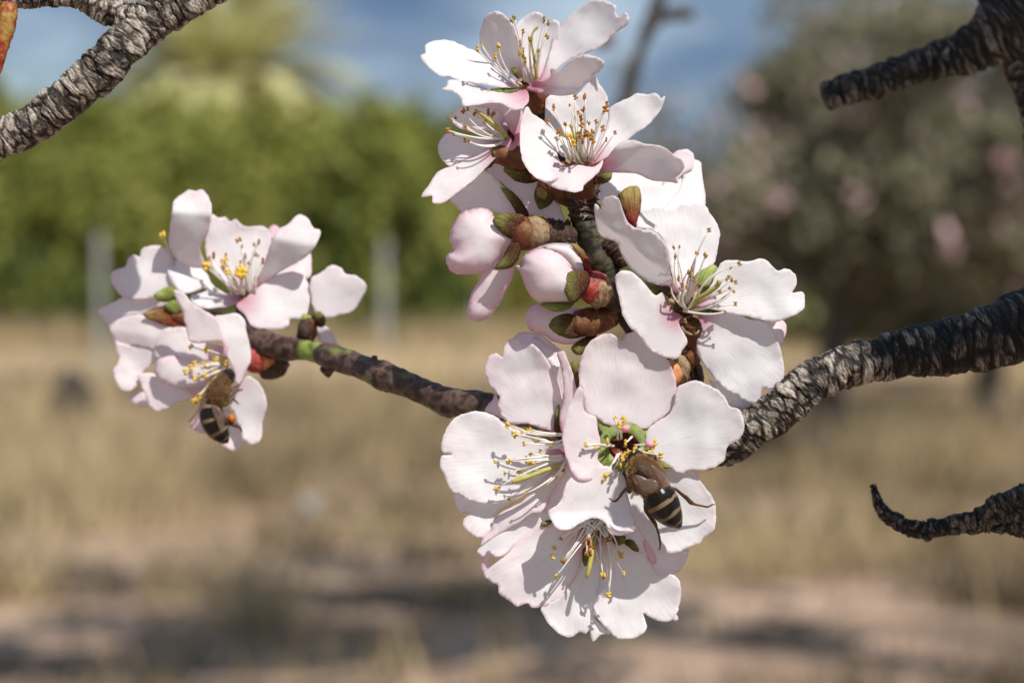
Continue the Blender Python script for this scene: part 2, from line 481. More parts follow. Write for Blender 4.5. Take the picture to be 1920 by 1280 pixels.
def petal_obj(parent, origin, outline, base, z0, c, g, o, name='petal', mat=None, thick=0.7):
    ds, cup, bend, dz = o.get('ds', 0), o.get('cup', .22), o.get('bend', 0.0), o.get('dz', 0)
    wv, curl, R = 1.05 * o.get('wv', 9.0), o.get('curl', 0.0), o.get('R', 170.0)
    bulge = o.get('bulge', 0.0)
    gg = o.get('g', g)
    fold = o.get('fold')
    def zf(X, Y, dx, dy, s, t, r, E, Ls, Wt, sd):
        z = z0 + dz + gg[0] * (X - c[0]) + gg[1] * (Y - c[1])
        z = z + ds * Ls * s + cup * R * np.minimum(r / R, 1.5) ** 2 + bend * Wt * t * t
        if bulge:
            em = max(E.max(), 1)
            q = np.clip(E / em, 0, 1)
            z = z + bulge * np.sqrt(np.clip(1 - (1 - q) ** 2, 0, 1))
        n = np.array([noise.noise(Vector((a / 58.0, b / 58.0, sd))) + 0.10 * noise.noise(Vector((a / 20.0, b / 20.0, sd + 5))) for a, b in zip(X, Y)])
        z = z + wv * n * np.clip(s * 1.6, 0.1, 1)
        # the outer rim flutters a little
        z = z + np.exp(-E / 9.0) * (curl + 2.6 * np.array([noise.noise(Vector((a / 15.0, b / 15.0, sd + 9))) for a, b in zip(X, Y)])) * np.clip(s * 2 - .3, 0, 1)
        if fold:       # (x, y, nx, ny, slope): beyond this line the sheet bends towards the viewer
            fx, fy, nx, ny, k = fold
            dd = (X - fx) * nx + (Y - fy) * ny
            z = z + k * np.where(dd > 0, np.sqrt(dd * dd + 36) - 6, 0)
        return z
    X, Y, Z, faces, E, s, th = sheet(outline, base, zf, h=o.get('h', 5.5), ragged=o.get('rag', 0.8))
    pts = PN(X, Y, Z)
    pk = o.get('pink', 0.30)
    side = np.array([noise.noise(Vector((a / 60.0, b / 60.0, SEED[0] * 3.1))) for a, b in zip(X, Y)])
    pink = np.clip(pk * (0.32 + 0.55 * side + 1.1 * np.exp(-E / 12.0)) + 0.06 * np.exp(-E / 3.0), 0, 1)
    mag = o.get('mag', 0.75)
    basef = np.clip(1.0 - np.hypot(X - base[0], Y - base[1]) / o.get('magr', 50.0), 0, 1) ** 1.2 * min(1, mag * 1.15)
    ob = mesh_obj(name, pts, faces, mat or M_PETAL, parent, origin, attrs={'pink': pink, 'base': basef}, uvs=np.stack([s, th], axis=1))
    md = ob.modifiers.new('thickness', 'SOLIDIFY')
    md.thickness = thick * PXM
    md.offset = 0.0
    if o.get('label'): ob['label'] = o['label']
    return ob

ANTHER_MESH = {}
def anther_mesh(kind, mat):
    """two-lobed anther, unit 1 px; shared between the stamens"""
    if kind in ANTHER_MESH: return ANTHER_MESH[kind]
    r3 = random.Random(hash(kind) % 1000 if False else len(ANTHER_MESH) + 3)
    V, Fc = [], []
    for side in (-1, 1):
        nu, nv = 8, 6
        b0 = len(V)
        for i in range(nv + 1):
            ph = math.pi * i / nv
            for k in range(nu):
                a = 2 * math.pi * k / nu
                rx = 2.9 * (1 + 0.25 * r3.uniform(-1, 1)); ry = 2.7
                z = 5.4 * math.cos(ph)
                x = side * 2.5 + rx * math.sin(ph) * math.cos(a) + side * 0.05 * z * z
                y = ry * math.sin(ph) * math.sin(a)
                V.append((x * PXM, y * PXM, (z + 0.15 * x) * PXM))
        for i in range(nv):
            for k in range(nu):
                k2 = (k + 1) % nu
                Fc.append((b0 + i * nu + k, b0 + i * nu + k2, b0 + (i + 1) * nu + k2, b0 + (i + 1) * nu + k))
    me = bpy.data.meshes.new('anther')
    me.from_pydata(V, [], Fc)
    me.materials.append(mat)
    me.polygons.foreach_set('use_smooth', [True] * len(me.polygons))
    me.update()
    ANTHER_MESH[kind] = me
    return me

def qcurve(p0, p1, p2, n=10):
    return [p0 * (1 - t) ** 2 + p1 * 2 * t * (1 - t) + p2 * t * t for t in [i / n for i in range(n + 1)]]
def stamen(parent, origin, b, tip, ctrl, kind, amat, r=2.0, fmat=None, asz=1.0):
    """b, tip, ctrl: (x, y, z) in close-up pixels"""
    pts = [P(*q) for q in qcurve(np.array(b, float), np.array(ctrl, float), np.array(tip, float), 9)]
    r = r * rng.uniform(.75, 1.1) * (1 - tip[2] * PXM / .5)
    path = [(p, (r * (1.15 - 0.5 * i / 9)) * PXM) for i, p in enumerate(pts)]
    V, Fc, _ = tube_geo(path, 6)
    st = mesh_obj('stamen', [tuple(v) for v in V], Fc, fmat or M_FIL, parent, origin)
    an = link(bpy.data.objects.new('anther', anther_mesh(kind, amat)))
    an.parent = st
    d = (pts[-1] - pts[-2]).normalized()
    an.location = pts[-1] - Vector(origin) + d * 1.2 * PXM
    q = Vector((rng.uniform(-.7, .7), rng.uniform(-.7, .7), rng.uniform(-1, 1))).normalized()
    an.rotation_euler = (d + q * 0.9).to_track_quat('Z', 'X').to_euler()
    s = asz * rng.uniform(0.68, 1.15) * (1 - tip[2] * PXM / .5)
    an.scale = (s, s * rng.uniform(.8, 1.1), s * rng.uniform(.8, 1.15))
    return st

def px_tube(name, pts, mat, parent, origin, nside=16, n=5, rough=0.0, fr=9.0, label=None, green=None, h=None):
    """tube through (x, y, z, r) points in close-up pixels"""
    SEED[0] += 1; sd = SEED[0] * 7.3
    sp = spline(pts, n)
    path = [(P(q[0], q[1], q[2]), max(0.3, q[3]) * PXM * (1 - q[2] * PXM / .5)) for q in sp]
    def disp(l, a, i):
        return 1 + rough * noise.noise(Vector((l / PXM / fr, math.cos(a) * 1.7, math.sin(a) * 1.7 + sd)))
    V, Fc, ring = tube_geo(path, nside, True, disp if rough else None)
    at = {}
    if green or h is not None:
        hv = [0.5 + 0.5 * noise.noise(Vector((q.x / PXM / fr, q.y / PXM / fr, q.z / PXM / fr))) for q in V]
        at['h'] = hv
    if green:
        gv = []
        for q, i in zip(V, ring):
            x = sp[min(i, len(sp) - 1)][0]
            w = 0
            for (a, b) in green:
                w = max(w, min(1, max(0, min(x - a, b - x) / 6.0)))
            gv.append(w)
        at['green'] = gv
    return mesh_obj(name, [tuple(v) for v in V], Fc, mat, parent, origin, attrs=at, label=label)

def bark_tube(name, pts, mat, parent, origin, nside=56, step=1.6, amp=0.11, band=8.0, lumps=0.09, seed=0.0, label=None, dark=None):
    """rough branch with ridges that run round it, cracks and lumps"""
    sp = spline(pts, 14)
    # resample evenly
    sp = [np.array(q) for q in sp]
    acc = [sp[0]]
    rem = 0.0
    for a, b in zip(sp[:-1], sp[1:]):
        d = float(np.linalg.norm((b - a)[:3]))
        t = step - rem
        while t < d:
            acc.append(a + (b - a) * t / d); t += step
        rem = d - (t - step)
    path = [(P(q[0], q[1], q[2]), q[3] * PXM * (1 - q[2] * PXM / .5)) for q in acc]
    H = {}
    def disp(l, a, i):
        lp = l / PXM
        r0 = acc[i][3]
        ca, sa = math.cos(a), math.sin(a)
        w1 = noise.noise(Vector((lp / 22.0, ca * 1.3 + seed, sa * 1.3)))
        w2 = noise.noise(Vector((lp / 9.0, ca * 2.6 + seed + 3, sa * 2.6)))
        u = lp + 9.0 * w1 + 3.0 * w2
        # plates that run round the wood, split by cracks
        q = Vector((u / (band * 1.5), ca * 0.85 + seed, sa * 0.85))
        ds, pts_ = noise.voronoi(q)
        edge = min(1.0, (ds[1] - ds[0]) * 4.5)
        plate = noise.cell(pts_[0] * 7.3)
        fib = noise.noise(Vector((u / 2.6, ca * 1.1 + seed + 9, sa * 1.1)))
        fine = noise.noise(Vector((lp / 2.4, ca * r0 / 3.5 + seed, sa * r0 / 3.5)))
        broad = noise.noise(Vector((lp / 55.0, ca * 0.9 + seed + 20, sa * 0.9)))
        h_ = 0.28 + 0.36 * edge + 0.13 * (plate - .3) + 0.26 * fib + 0.26 * fine
        if dark: h_ -= dark[2] * min(1.0, max(0.0, (acc[i][0] - dark[0]) / (dark[1] - dark[0])))  # painted shade: the bark colour sinks darker along x
        H[len(H)] = max(0.0, min(1.0, h_))
        rel = 0.60 * edge + 0.75 * (plate - .4) + 0.36 * fib + 0.34 * fine
        return 1 + amp * rel * (30.0 / (r0 + 8)) - amp * .3 + lumps * broad * 2
    V, Fc, ring = tube_geo(path, nside, True, disp)
    hv = [H.get(i, 0.3) for i in range(len(V))]
    return mesh_obj(name, [tuple(v) for v in V], Fc, mat, parent, origin, attrs={'h': hv}, label=label)

def tr(win, pts, k=4.0):
    return [(win[0] + x / k, win[1] + y / k) + tuple(r) for x, y, *r in pts]

FLOWER_GROUP = 'almond blossoms on the twigs'
def flower(label, c, z, g, win, petals, base_def=None, group=FLOWER_GROUP, stam=None, name='almond_blossom', cat='flower', k=4.0):
    """c, and every outline, in window coordinates; z depth of the centre; g slope of the flower's disc"""
    cx, cy = win[0] + c[0] / k, win[1] + c[1] / k
    org = P(cx, cy, z)
    root = thing(name, label, cat, org, group)
    for outline, base, o in petals:
        ol = tr(win, outline, k)
        b = (win[0] + base[0] / k, win[1] + base[1] / k)
        o = dict(o)
        if 'fold' in o:
            f = o['fold']; o['fold'] = (win[0] + f[0] / k, win[1] + f[1] / k, f[2], f[3], f[4])
        kind = o.pop('kind', 'petal')
        if kind == 'petal':
            petal_obj(root, org, ol, b, z, (cx, cy), g, o)
        else:
            mat = {'sepal': M_SEPAL, 'sepal_red': M_SEPAL_R, 'sepal_light': M_SEPAL_L}[kind]
            o.setdefault('wv', 4.0); o.setdefault('cup', 0.0); o.setdefault('bulge', 7.0)
            petal_obj(root, org, ol, b, z, (cx, cy), g, o, name='sepal', mat=mat, thick=3.0)
    if stam:
        amat = stam['mat']; kind = stam['kind']
        bx, by = win[0] + stam['b'][0] / k, win[1] + stam['b'][1] / k
        rx, ry = stam['r'][0] / k, stam['r'][1] / k
        hz = stam.get('hz', 60); zb = stam.get('zb', 8)
        ax = stam.get('bow', (0, 0, 0))
        for (x, y, *ex) in stam['tips']:
            tx, ty = win[0] + x / k, win[1] + y / k
            dx, dy = tx - bx, ty - by
            dl = math.hypot(dx, dy) + 1e-6
            px_, py_ = bx + rx * (dx / dl) + rng.uniform(-.35, .35) * rx, by + ry * (dy / dl) + rng.uniform(-.3, .3) * ry
            tz = z + hz + rng.uniform(-12, 12)
            if ex: tz += ex[0]
            mx, my = (px_ + tx) / 2, (py_ + ty) / 2
            j = stam.get('bend', 0.12)
            side = rng.uniform(-j, j) * dl
            ctrl = (mx - dy / dl * side + ax[0] * dl, my + dx / dl * side + ax[1] * dl, (z + zb + tz) / 2 + ax[2] * dl + rng.uniform(-4, 8))
            stamen(root, org, (px_, py_, z + zb), (tx, ty, tz), ctrl, kind, amat, r=stam.get('fr', 1.9), fmat=stam.get('fmat'), asz=stam.get('asz', 1.0))
        if 'style' in stam:
            s = [(win[0] + q[0] / k, win[1] + q[1] / k, z + q[2], q[3]) for q in stam['style']]
            px_tube('pistil', s, M_STYLE, root, org, 8, 5)
    return root, org

# ------------------------------------------------------------------ the almond branch, its twigs and spurs
def branch_root(name, label, x, y, z, group='almond branches around the blossoms'):
    p = P(x, y, z)
    return thing(name, label, 'branch', p, group), p
# top left
br, o_ = branch_root('almond_branch', 'rough grey forked branch in sunlight crossing the upper left corner', 260, 60, -20)
bark_tube('branch_wood', [(-40, 285, -30, 34), (0, 262, -25, 36), (60, 232, -20, 37), (120, 190, -15, 40), (180, 140, -12, 43), (222, 95, -14, 42), (262, 55, -22, 42), (290, 30, -30, 46), (330, -10, -40, 52), (400, -70, -50, 56)], M_BARK, br, o_, seed=1.0, amp=0.17, band=11.0)
bark_tube('branch_wood', [(-30, -12, -10, 26), (30, -8, -10, 27), (100, -10, -14, 24), (150, -4, -16, 24), (200, 18, -18, 27), (245, 34, -20, 31), (285, 28, -26, 38), (350, -6, -34, 45), (430, -62, -46, 48)], M_BARK, br, o_, seed=2.3, amp=0.17, band=10.0)
px_tube('shoot', [(18, 8, 8, 16), (14, 30, 12, 19), (8, 60, 14, 18), (0, 90, 16, 16), (-6, 120, 18, 13), (-14, 155, 20, 8)], M_SHOOT, br, o_, 18, 5, 0.16, 8.0, label='red and yellow young shoot hanging under the grey wood')
# right: the limb that carries the whole truss
br, o_ = branch_root('almond_branch', 'thick bark-ridged branch entering from the right, carrying the blossoms', 1640, 670, -10)
bark_tube('branch_wood', [(2040, 560, -40, 78), (1980, 590, -36, 74), (1920, 612, -30, 70), (1850, 634, -24, 62), (1780, 648, -18, 54), (1700, 662, -12, 46), (1640, 672, -6, 42), (1590, 684, 0, 42), (1540, 706, 4, 42), (1500, 734, 6, 42), (1465, 765, 6, 42), (1430, 790, 4, 42), (1400, 812, 0, 40), (1375, 838, -6, 32), (1340, 850, -30, 30), (1290, 850, -70, 28), (1200, 830, -110, 27), (1100, 805, -130, 26), (1010, 785, -120, 24)], M_BARK, br, o_, seed=5.1, amp=0.20, band=14.0, lumps=0.07, dark=(1600, 1720, .22))  # dark paints the stem's shade into the bark towards the right
px_tube('twig', [(1040, 790, -126, 26), (980, 775, -120, 24), (930, 764, -126, 24), (905, 760, -130, 26), (880, 758, -140, 27), (850, 754, -158, 27), (835, 752, -168, 29), (815, 743, -180, 25), (790, 733, -196, 24), (765, 722, -212, 24), (740, 712, -230, 25), (715, 703, -252, 27), (690, 692, -276, 24), (665, 684, -304, 23), (640, 675, -330, 23), (618, 668, -350, 24), (600, 662, -372, 20), (570, 656, -400, 19), (545, 654, -420, 22), (515, 650, -445, 24), (485, 640, -465, 26), (460, 620, -480, 22), (430, 600, -490, 16)], M_TWIG, br, o_, 28, 5, 0.16, 16.0, green=[(568, 606)], h=1, label='thin reddish brown twig with bud scars and a green patch')
for (x, y, z, r, x2, y2, r2) in ((888, 742, -136, 9, 888, 733, 9), (703, 680, -262, 6, 702, 667, 5), (622, 690, -346, 8, 611, 704, 7), (842, 772, -164, 12, 838, 781, 8), (612, 690, -356, 7, 602, 694, 6), (726, 727, -244, 8, 724, 735, 4)):
    px_tube('bud_scar', [(x, y, z, r), ((x + x2) / 2, (y + y2) / 2, z + 2, r * .9), (x2, y2, z + 3, r2)], M_TWIG, br, o_, 12, 4, 0.25, 6.0, h=1)
# the upright spur behind the central blossoms
bark_tube('spur', [(1320, 800, -60, 26), (1300, 740, -52, 24), (1280, 695, -46, 24), (1245, 655, -46, 22), (1200, 620, -44, 24), (1170, 575, -42, 25), (1150, 535, -40, 24), (1128, 495, -38, 28), (1112, 460, -38, 29), (1100, 420, -38, 28), (1090, 385, -36, 25), (1082, 350, -36, 27), (1066, 310, -44, 23), (1045, 265, -52, 20), (1025, 235, -50, 20), (1012, 210, -46, 18), (1005, 195, -40, 16)], M_SPUR, br, o_, nside=36, step=2.2, amp=0.05, band=12, lumps=0.05, seed=8.8, label='dark olive upright spur crowded with blossoms')
def scale_ring(x, y, z, dx, dy, r, n, parent, org, mat):
    """stack of ragged bud scales round a flower's foot"""
    for i in range(n):
        t = i / max(1, n - 1)
        xx, yy = x + dx * t, y + dy * t
        px_tube('bud_scale', [(xx, yy, z, r * rng.uniform(.82, 1.0)), (xx + dx * .16, yy + dy * .16, z, r * rng.uniform(1.0, 1.14)), (xx + dx * .3, yy + dy * .3, z, r * .8)], mat, parent, org, 20, 3, 0.28, 5.0)
scale_ring(1098, 352, -34, -4, 46, 27, 5, br, o_, M_SCALE_D)
scale_ring(1175, 555, -30, -44, 6, 26, 4, br, o_, M_SCALE_D)
scale_ring(1068, 440, -26, -46, -4, 27, 4, br, o_, M_SCALE_D)
scale_ring(1140, 446, -26, 30, 36, 22, 6, br, o_, M_SCALE_D)
scale_ring(1025, 200, -44, 6, 30, 19, 4, br, o_, M_SCALE_D)
scale_ring(1312, 690, -22, -34, 14, 24, 4, br, o_, M_SCALE_D)
px_tube('bud_scale', [(1278, 694, 4, 20), (1266, 697, 8, 25), (1254, 700, 10, 24), (1240, 703, 10, 19)], M_ORANGE, br, o_, 20, 5, 0.15, 7.0)
px_tube('bud_scale', [(1283, 689, 4, 24), (1278, 690, 6, 27), (1274, 692, 6, 26)], M_SCALE, br, o_, 20, 4, 0.25, 4.0)
px_tube('bud_scale', [(1300, 680, -10, 15), (1290, 668, 4, 17), (1285, 655, 10, 13)], M_CALYX, br, o_, 16, 5, 0.2, 7.0)
# hairs on the spur's dark scales
def hairs(cx, cy, z, n, rad, ln, parent, org, name='fuzz'):
    V, Fc = [], []
    for i in range(n):
        a = rng.uniform(0, 6.283); r = rad * math.sqrt(rng.random())
        x, y = cx + r * math.cos(a), cy + r * math.sin(a)
        b = rng.uniform(0, 6.283)
        p0, p1 = P(x, y, z), P(x + ln * math.cos(b) * rng.uniform(.4, 1), y + ln * math.sin(b) * rng.uniform(.4, 1), z + rng.uniform(2, 10))
        sdir = Vector((rng.uniform(-1, 1), rng.uniform(-1, 1), rng.uniform(-1, 1))).normalized() * 0.5 * PXM
        k = len(V)
        V += [tuple(p0 - sdir), tuple(p0 + sdir), tuple(p1)]
        Fc.append((k, k + 1, k + 2))
    return mesh_obj(name, V, Fc, M_FIL, parent, org, smooth=False)
hairs(1056, 447, 4, 26, 11, 16, br, o_)
hairs(1096, 385, -2, 16, 20, 16, br, o_)
hairs(1146, 575, 0, 16, 16, 14, br, o_)
# lower right twig
br, o_ = branch_root('almond_branch', 'bare curled twig end pointing left at the lower right edge', 1720, 990, -240)
bark_tube('branch_wood', [(1637, 908, -300, 5), (1641, 925, -296, 6), (1648, 945, -288, 9), (1662, 965, -280, 11), (1684, 980, -270, 14), (1705, 990, -262, 16), (1730, 993, -254, 18), (1760, 990, -246, 19), (1790, 983, -240, 20), (1830, 976, -232, 22), (1870, 976, -224, 24), (1910, 982, -216, 25), (1990, 990, -200, 30)], M_BARK_D, br, o_, seed=12.4, amp=0.24, band=8.0, lumps=0.20)
bark_tube('branch_wood', [(1838, 958, -196, 10), (1848, 960, -196, 20), (1880, 952, -190, 28), (1930, 935, -180, 34), (2000, 905, -170, 40)], M_BARK_D, br, o_, seed=14.1, amp=0.15, band=6.0)
# upper right stub
br, o_ = branch_root('almond_branch', 'dark stubby branch with a blunt broken end in the upper right corner', 1800, 90, -720)
bark_tube('branch_wood', [(1546, 182, -760, 22), (1552, 180, -760, 27), (1600, 166, -750, 30), (1650, 150, -740, 31), (1700, 132, -735, 32), (1760, 112, -730, 36), (1810, 96, -725, 42), (1850, 76, -720, 56), (1890, 48, -715, 72), (1960, -10, -710, 80)], M_BARK_D, br, o_, seed=21.0, amp=0.20, band=12.0, lumps=0.14)
bark_tube('branch_wood', [(1862, -60, -710, 46), (1876, 0, -715, 44), (1890, 60, -720, 42), (1915, 130, -720, 32), (1934, 190, -722, 26), (1940, 260, -724, 22), (1936, 330, -726, 14)], M_BARK_D, br, o_, seed=22.0, amp=0.12, band=11.0, label='branch stem running down the right edge')
# dark out-of-focus twig behind the top blossom
br, o_ = branch_root('almond_branch', 'blurred thin dark twig with a knot behind the topmost blossom', 1210, 80, -9000)
bark_tube('branch_wood', [(1262, -60, -9000, 10), (1240, -10, -9000, 12), (1222, 40, -9000, 16), (1206, 80, -9000, 11), (1190, 130, -9000, 12), (1172, 185, -9000, 14), (1150, 260, -9000, 14), (1120, 360, -9000, 13)], M_BARK_D, br, o_, nside=16, step=8, seed=31.0)
bark_tube('branch_wood', [(1222, 40, -9000, 14), (1250, 30, -9000, 12), (1280, 26, -9000, 14), (1300, 30, -9000, 10)], M_BARK_D, br, o_, nside=16, step=8, seed=32.0)
px_tube('dry_leaf', [(1150, 62, -9000, 3), (1140, 75, -9000, 14), (1128, 84, -9000, 9), (1110, 90, -9000, 2)], M_CALYX, br, o_, 10, 4, 0.2)

# ------------------------------------------------------------------ blossoms
W1, W2, W3, W4, W5, W6, W7, W8 = (780, 0), (780, 140), (820, 330), (1080, 290), (1080, 490), (820, 610), (1000, 610), (820, 890)
W10, W11 = (170, 340), (170, 540)
S0 = (0, 0)

def cup(name, cx, cy, z, r0, r1, depth, mat, parent, org, seg=28, g=(0, 0), sq=.95):
    V, Fc = [], []
    prof = [(r1, -depth * .12), (r1 * .8, -depth * .02), (r0, depth * .03), (r0 * .92, -depth * .3), (r0 * .7, -depth * .8), (r0 * .1, -depth)]
    for j, (r, d) in enumerate(prof):
        for k in range(seg):
            a = 2 * math.pi * k / seg
            w = 1 + .12 * noise.noise(Vector((math.cos(a) * 2, math.sin(a) * 2, cx)))
            X_, Y_ = r * w * math.cos(a), r * w * math.sin(a) * sq
            V.append(tuple(P(cx + X_, cy + Y_, z + d + g[0] * X_ + g[1] * Y_)))
    for j in range(len(prof) - 1):
        for k in range(seg):
            k2 = (k + 1) % seg
            Fc.append((j * seg + k, j * seg + k2, (j + 1) * seg + k2, (j + 1) * seg + k))
    mi = [0 if j < 2 else 1 for j in range(len(prof) - 1) for k in range(seg)]
    return mesh_obj(name, V, Fc, mat, parent, org, matidx=mi)

# A: topmost
rA, oA = flower('topmost white blossom, open to the sky above all the others', (850, 640), 0, (0.0, 0.85), W1, [
    ([(800, 660), (700, 612), (620, 540), (540, 455), (450, 390), (370, 355), (310, 325), (230, 300), (120, 312), (66, 345), (70, 395), (35, 415), (48, 455), (90, 500), (130, 538), (180, 572), (250, 575), (340, 610), (450, 625), (560, 645), (680, 668)], (820, 655), dict(cup=.15, dz=0, pink=.10, wv=8, ds=-.1)),
    ([(830, 640), (720, 560), (600, 480), (500, 400), (476, 300), (492, 200), (530, 115), (590, 88), (650, 104), (700, 150), (738, 215), (770, 320), (800, 430), (850, 560)], (835, 630), dict(cup=.05, dz=-44, pink=.18, g=(.32, -.64))),
    ([(850, 640), (800, 480), (755, 330), (735, 220), (770, 160), (830, 115), (890, 88), (940, 104), (975, 150), (1000, 165), (1035, 147), (1075, 172), (1070, 300), (1020, 480), (920, 620)], (870, 640), dict(cup=.55, dz=-14, pink=.16, ds=.3)),
    ([(910, 640), (960, 520), (1005, 380), (1030, 270), (1080, 190), (1150, 120), (1230, 60), (1310, 5), (1390, -8), (1450, 18), (1500, 52), (1500, 105), (1530, 125), (1568, 95), (1602, 140), (1582, 190), (1530, 225), (1480, 265), (1430, 312), (1350, 372), (1250, 412), (1170, 445), (1090, 490), (1000, 580)], (910, 630), dict(cup=.40, dz=-2, pink=.14, ds=.35)),
    ([(830, 668), (868, 628), (905, 600), (960, 607), (1005, 580), (1012, 520), (1045, 515), (1062, 540), (1150, 462), (1250, 412), (1350, 428), (1412, 465), (1390, 520), (1330, 572), (1270, 632), (1200, 698), (1140, 716), (1050, 718), (950, 705), (880, 688)], (890, 640), dict(cup=.02, dz=10, pink=.22, g=(.35, -.85), fold=(1000, 640, -.1, 1.0, 1.1))),
    ([(790, 682), (836, 684), (842, 760), (800, 812), (740, 826), (690, 806), (640, 778), (560, 772), (460, 786), (350, 792), (338, 745), (300, 702), (195, 668), (236, 640), (240, 606), (290, 600), (390, 620), (500, 650), (600, 684), (700, 700)], (820, 668), dict(cup=.12, dz=10, pink=.30, g=(0.1, .55), fold=(560, 700, 0.1, 1.0, .5))),
    ([(560, 672), (610, 664), (690, 664), (770, 672), (740, 692), (640, 694)], (800, 668), dict(kind='sepal_light', dz=3, g=(0, .85), bulge=3)),
    ([(715, 516), (745, 514), (775, 560), (768, 590), (735, 560)], (800, 620), dict(kind='sepal', dz=-3, bulge=2)),
], stam=dict(mat=M_ANTH_O, kind='olive', b=(860, 640), r=(90, 26), hz=45, fmat=M_FILPINK, bow=(0, -.06, 0.1), tips=[(720, 160), (738, 135), (755, 285), (780, 325), (803, 240), (862, 295), (780, 400), (800, 440), (960, 150), (992, 175), (980, 278), (918, 385), (800, 375), (850, 300), (790, 410), (820, 455)],
    style=[(905, 640, 6, 3.6), (900, 540, 26, 3.4), (880, 400, 44, 2.3), (866, 300, 52, 1.9), (880, 240, 54, 2.0), (912, 205, 56, 2.6), (918, 200, 57, 1.5)]))
for (x, y) in ((465, 370), (500, 350), (620, 355), (600, 428), (590, 425)):
    bx, by = 195 + 600 + rng.uniform(-3, 6), 160 + rng.uniform(-4, 2)
    tx, ty = 780 + x / 4, y / 4
    stamen(rA, oA, (975 + rng.uniform(-6, 4), 160 + rng.uniform(-3, 3), 10), (tx, ty, 52), ((tx + 975) / 2 - 14, (ty + 160) / 2 + 4, 42), 'yellow', M_ANTH_Y, fmat=M_FILPINK)
cup('receptacle', 994, 158, -4, 20, 30, 18, [M_CUP, M_CALYX], rA, oA, g=(0, .85), sq=.5)
px_tube('calyx', [(1000, 168, -14, 24), (1004, 182, -20, 25), (1008, 196, -28, 22), (1012, 208, -34, 18)], M_CALYX, rA, oA, 18, 5, 0.12)

# B: second from top, right
rB, oB = flower('bowl-shaped blossom with brown-tipped stamens, just below the topmost', (1250, 680), 18, (-0.08, 0.70), W2, [
    ([(1240, 665), (1150, 640), (1050, 575), (975, 455), (968, 300), (985, 170), (1100, 140), (1180, 150), (1235, 300), (1270, 500)], (1250, 670), dict(cup=.38, dz=-14, pink=.12, ds=.2)),
    ([(1260, 670), (1200, 560), (1172, 400), (1165, 220), (1230, 130), (1290, 62), (1345, 12), (1380, 80), (1425, 140), (1447, 240), (1442, 400), (1390, 560), (1310, 660)], (1265, 670), dict(cup=.40, dz=-18, pink=.14, ds=.22)),
    ([(1310, 670), (1360, 560), (1410, 440), (1440, 340), (1450, 255), (1530, 202), (1590, 182), (1650, 143), (1740, 148), (1800, 138), (1842, 175), (1866, 158), (1852, 230), (1800, 312), (1720, 392), (1640, 442), (1570, 505), (1500, 560), (1400, 640)], (1320, 665), dict(cup=.34, dz=-6, pink=.12, ds=.2, fold=(1690, 340, .62, .78, .6))),
    ([(1385, 700), (1420, 640), (1450, 600), (1530, 512), (1620, 490), (1720, 518), (1850, 540), (1940, 605), (2000, 645), (2012, 695), (1980, 745), (1950, 775), (1970, 812), (1890, 803), (1820, 800), (1760, 790), (1680, 752), (1600, 738), (1500, 735), (1430, 730)], (1390, 680), dict(cup=.02, dz=8, pink=.22, g=(.38, -.75), fold=(1600, 560, -.1, -1, -1.0))),
    ([(1150, 690), (1080, 650), (1045, 540), (1000, 440), (958, 350), (872, 292), (835, 238), (800, 310), (780, 430), (784, 560), (804, 660), (848, 728), (890, 765), (960, 800), (1050, 790), (1120, 740)], (1180, 690), dict(cup=.26, dz=10, pink=.14, g=(-.15, .55), ds=.15)),
    ([(890, 765), (905, 715), (1000, 700), (1110, 702), (1150, 690), (1200, 675), (1290, 690), (1340, 690), (1404, 642), (1388, 700), (1340, 762), (1260, 830), (1250, 865), (1200, 880), (1130, 872), (1060, 856), (980, 818)], (1240, 685), dict(cup=.05, dz=24, pink=.28, g=(0, .25), mag=0, fold=(1180, 740, .45, .9, .4))),
    ([(1436, 620), (1440, 580), (1490, 550), (1508, 570), (1500, 610), (1450, 650)], (1400, 680), dict(kind='sepal_light', dz=-2, bulge=2)),
    ([(1300, 810), (1345, 770), (1400, 742), (1468, 738), (1452, 790), (1400, 816)], (1300, 790), dict(kind='sepal', dz=2, g=(0, 0), bulge=4)),
    ([(1085, 690), (1100, 650), (1130, 670), (1130, 702), (1100, 708)], (1180, 690), dict(kind='sepal', dz=8, g=(0, .5), bulge=3)),
    ([(1010, 460), (1050, 480), (1115, 570), (1120, 620), (1060, 580)], (1180, 680), dict(kind='sepal', dz=-8, bulge=2)),
], stam=dict(mat=M_ANTH_B, kind='brown', b=(1250, 670), r=(118, 30), hz=44, bow=(0, .05, 0.1), tips=[(1035, 250), (1195, 172), (1155, 237), (1265, 172), (1217, 290), (1258, 265), (1237, 330), (1288, 365), (1430, 225), (1420, 262), (1350, 358), (1400, 408), (1490, 440), (1425, 490), (1318, 445), (1325, 500), (990, 355), (1120, 377), (1080, 440), (1243, 380), (1235, 435, 16), (1265, 455, 18), (1230, 475, 20), (1205, 490, 20), (1250, 500, 22), (1300, 470), (1225, 450, 20), (1280, 440, 12)],
    style=[(1240, 660, 10, 4), (1215, 580, 30, 3), (1190, 490, 48, 2.6), (1168, 400, 58, 2.6), (1160, 378, 60, 3.4), (1158, 370, 60, 2)]))
for (x, y) in ((1140, 465), (1180, 505), (1165, 530), (1190, 520), (1165, 465)):
    tx, ty = 780 + x / 4, 140 + y / 4
    stamen(rB, oB, (1085 + rng.uniform(-8, 8), 308, 26), (tx, ty, 80), ((tx + 1085) / 2 - 4, (ty + 308) / 2, 62), 'yellow', M_ANTH_Y)
cup('receptacle', 1092, 306, 10, 22, 34, 18, [M_CUP, M_CALYX], rB, oB, g=(-.08, .7), sq=.6)
px_tube('calyx', [(1090, 318, 20, 30), (1092, 334, 8, 28), (1094, 348, -6, 24), (1096, 362, -20, 22)], M_CALYX, rB, oB, 18, 5, 0.1)

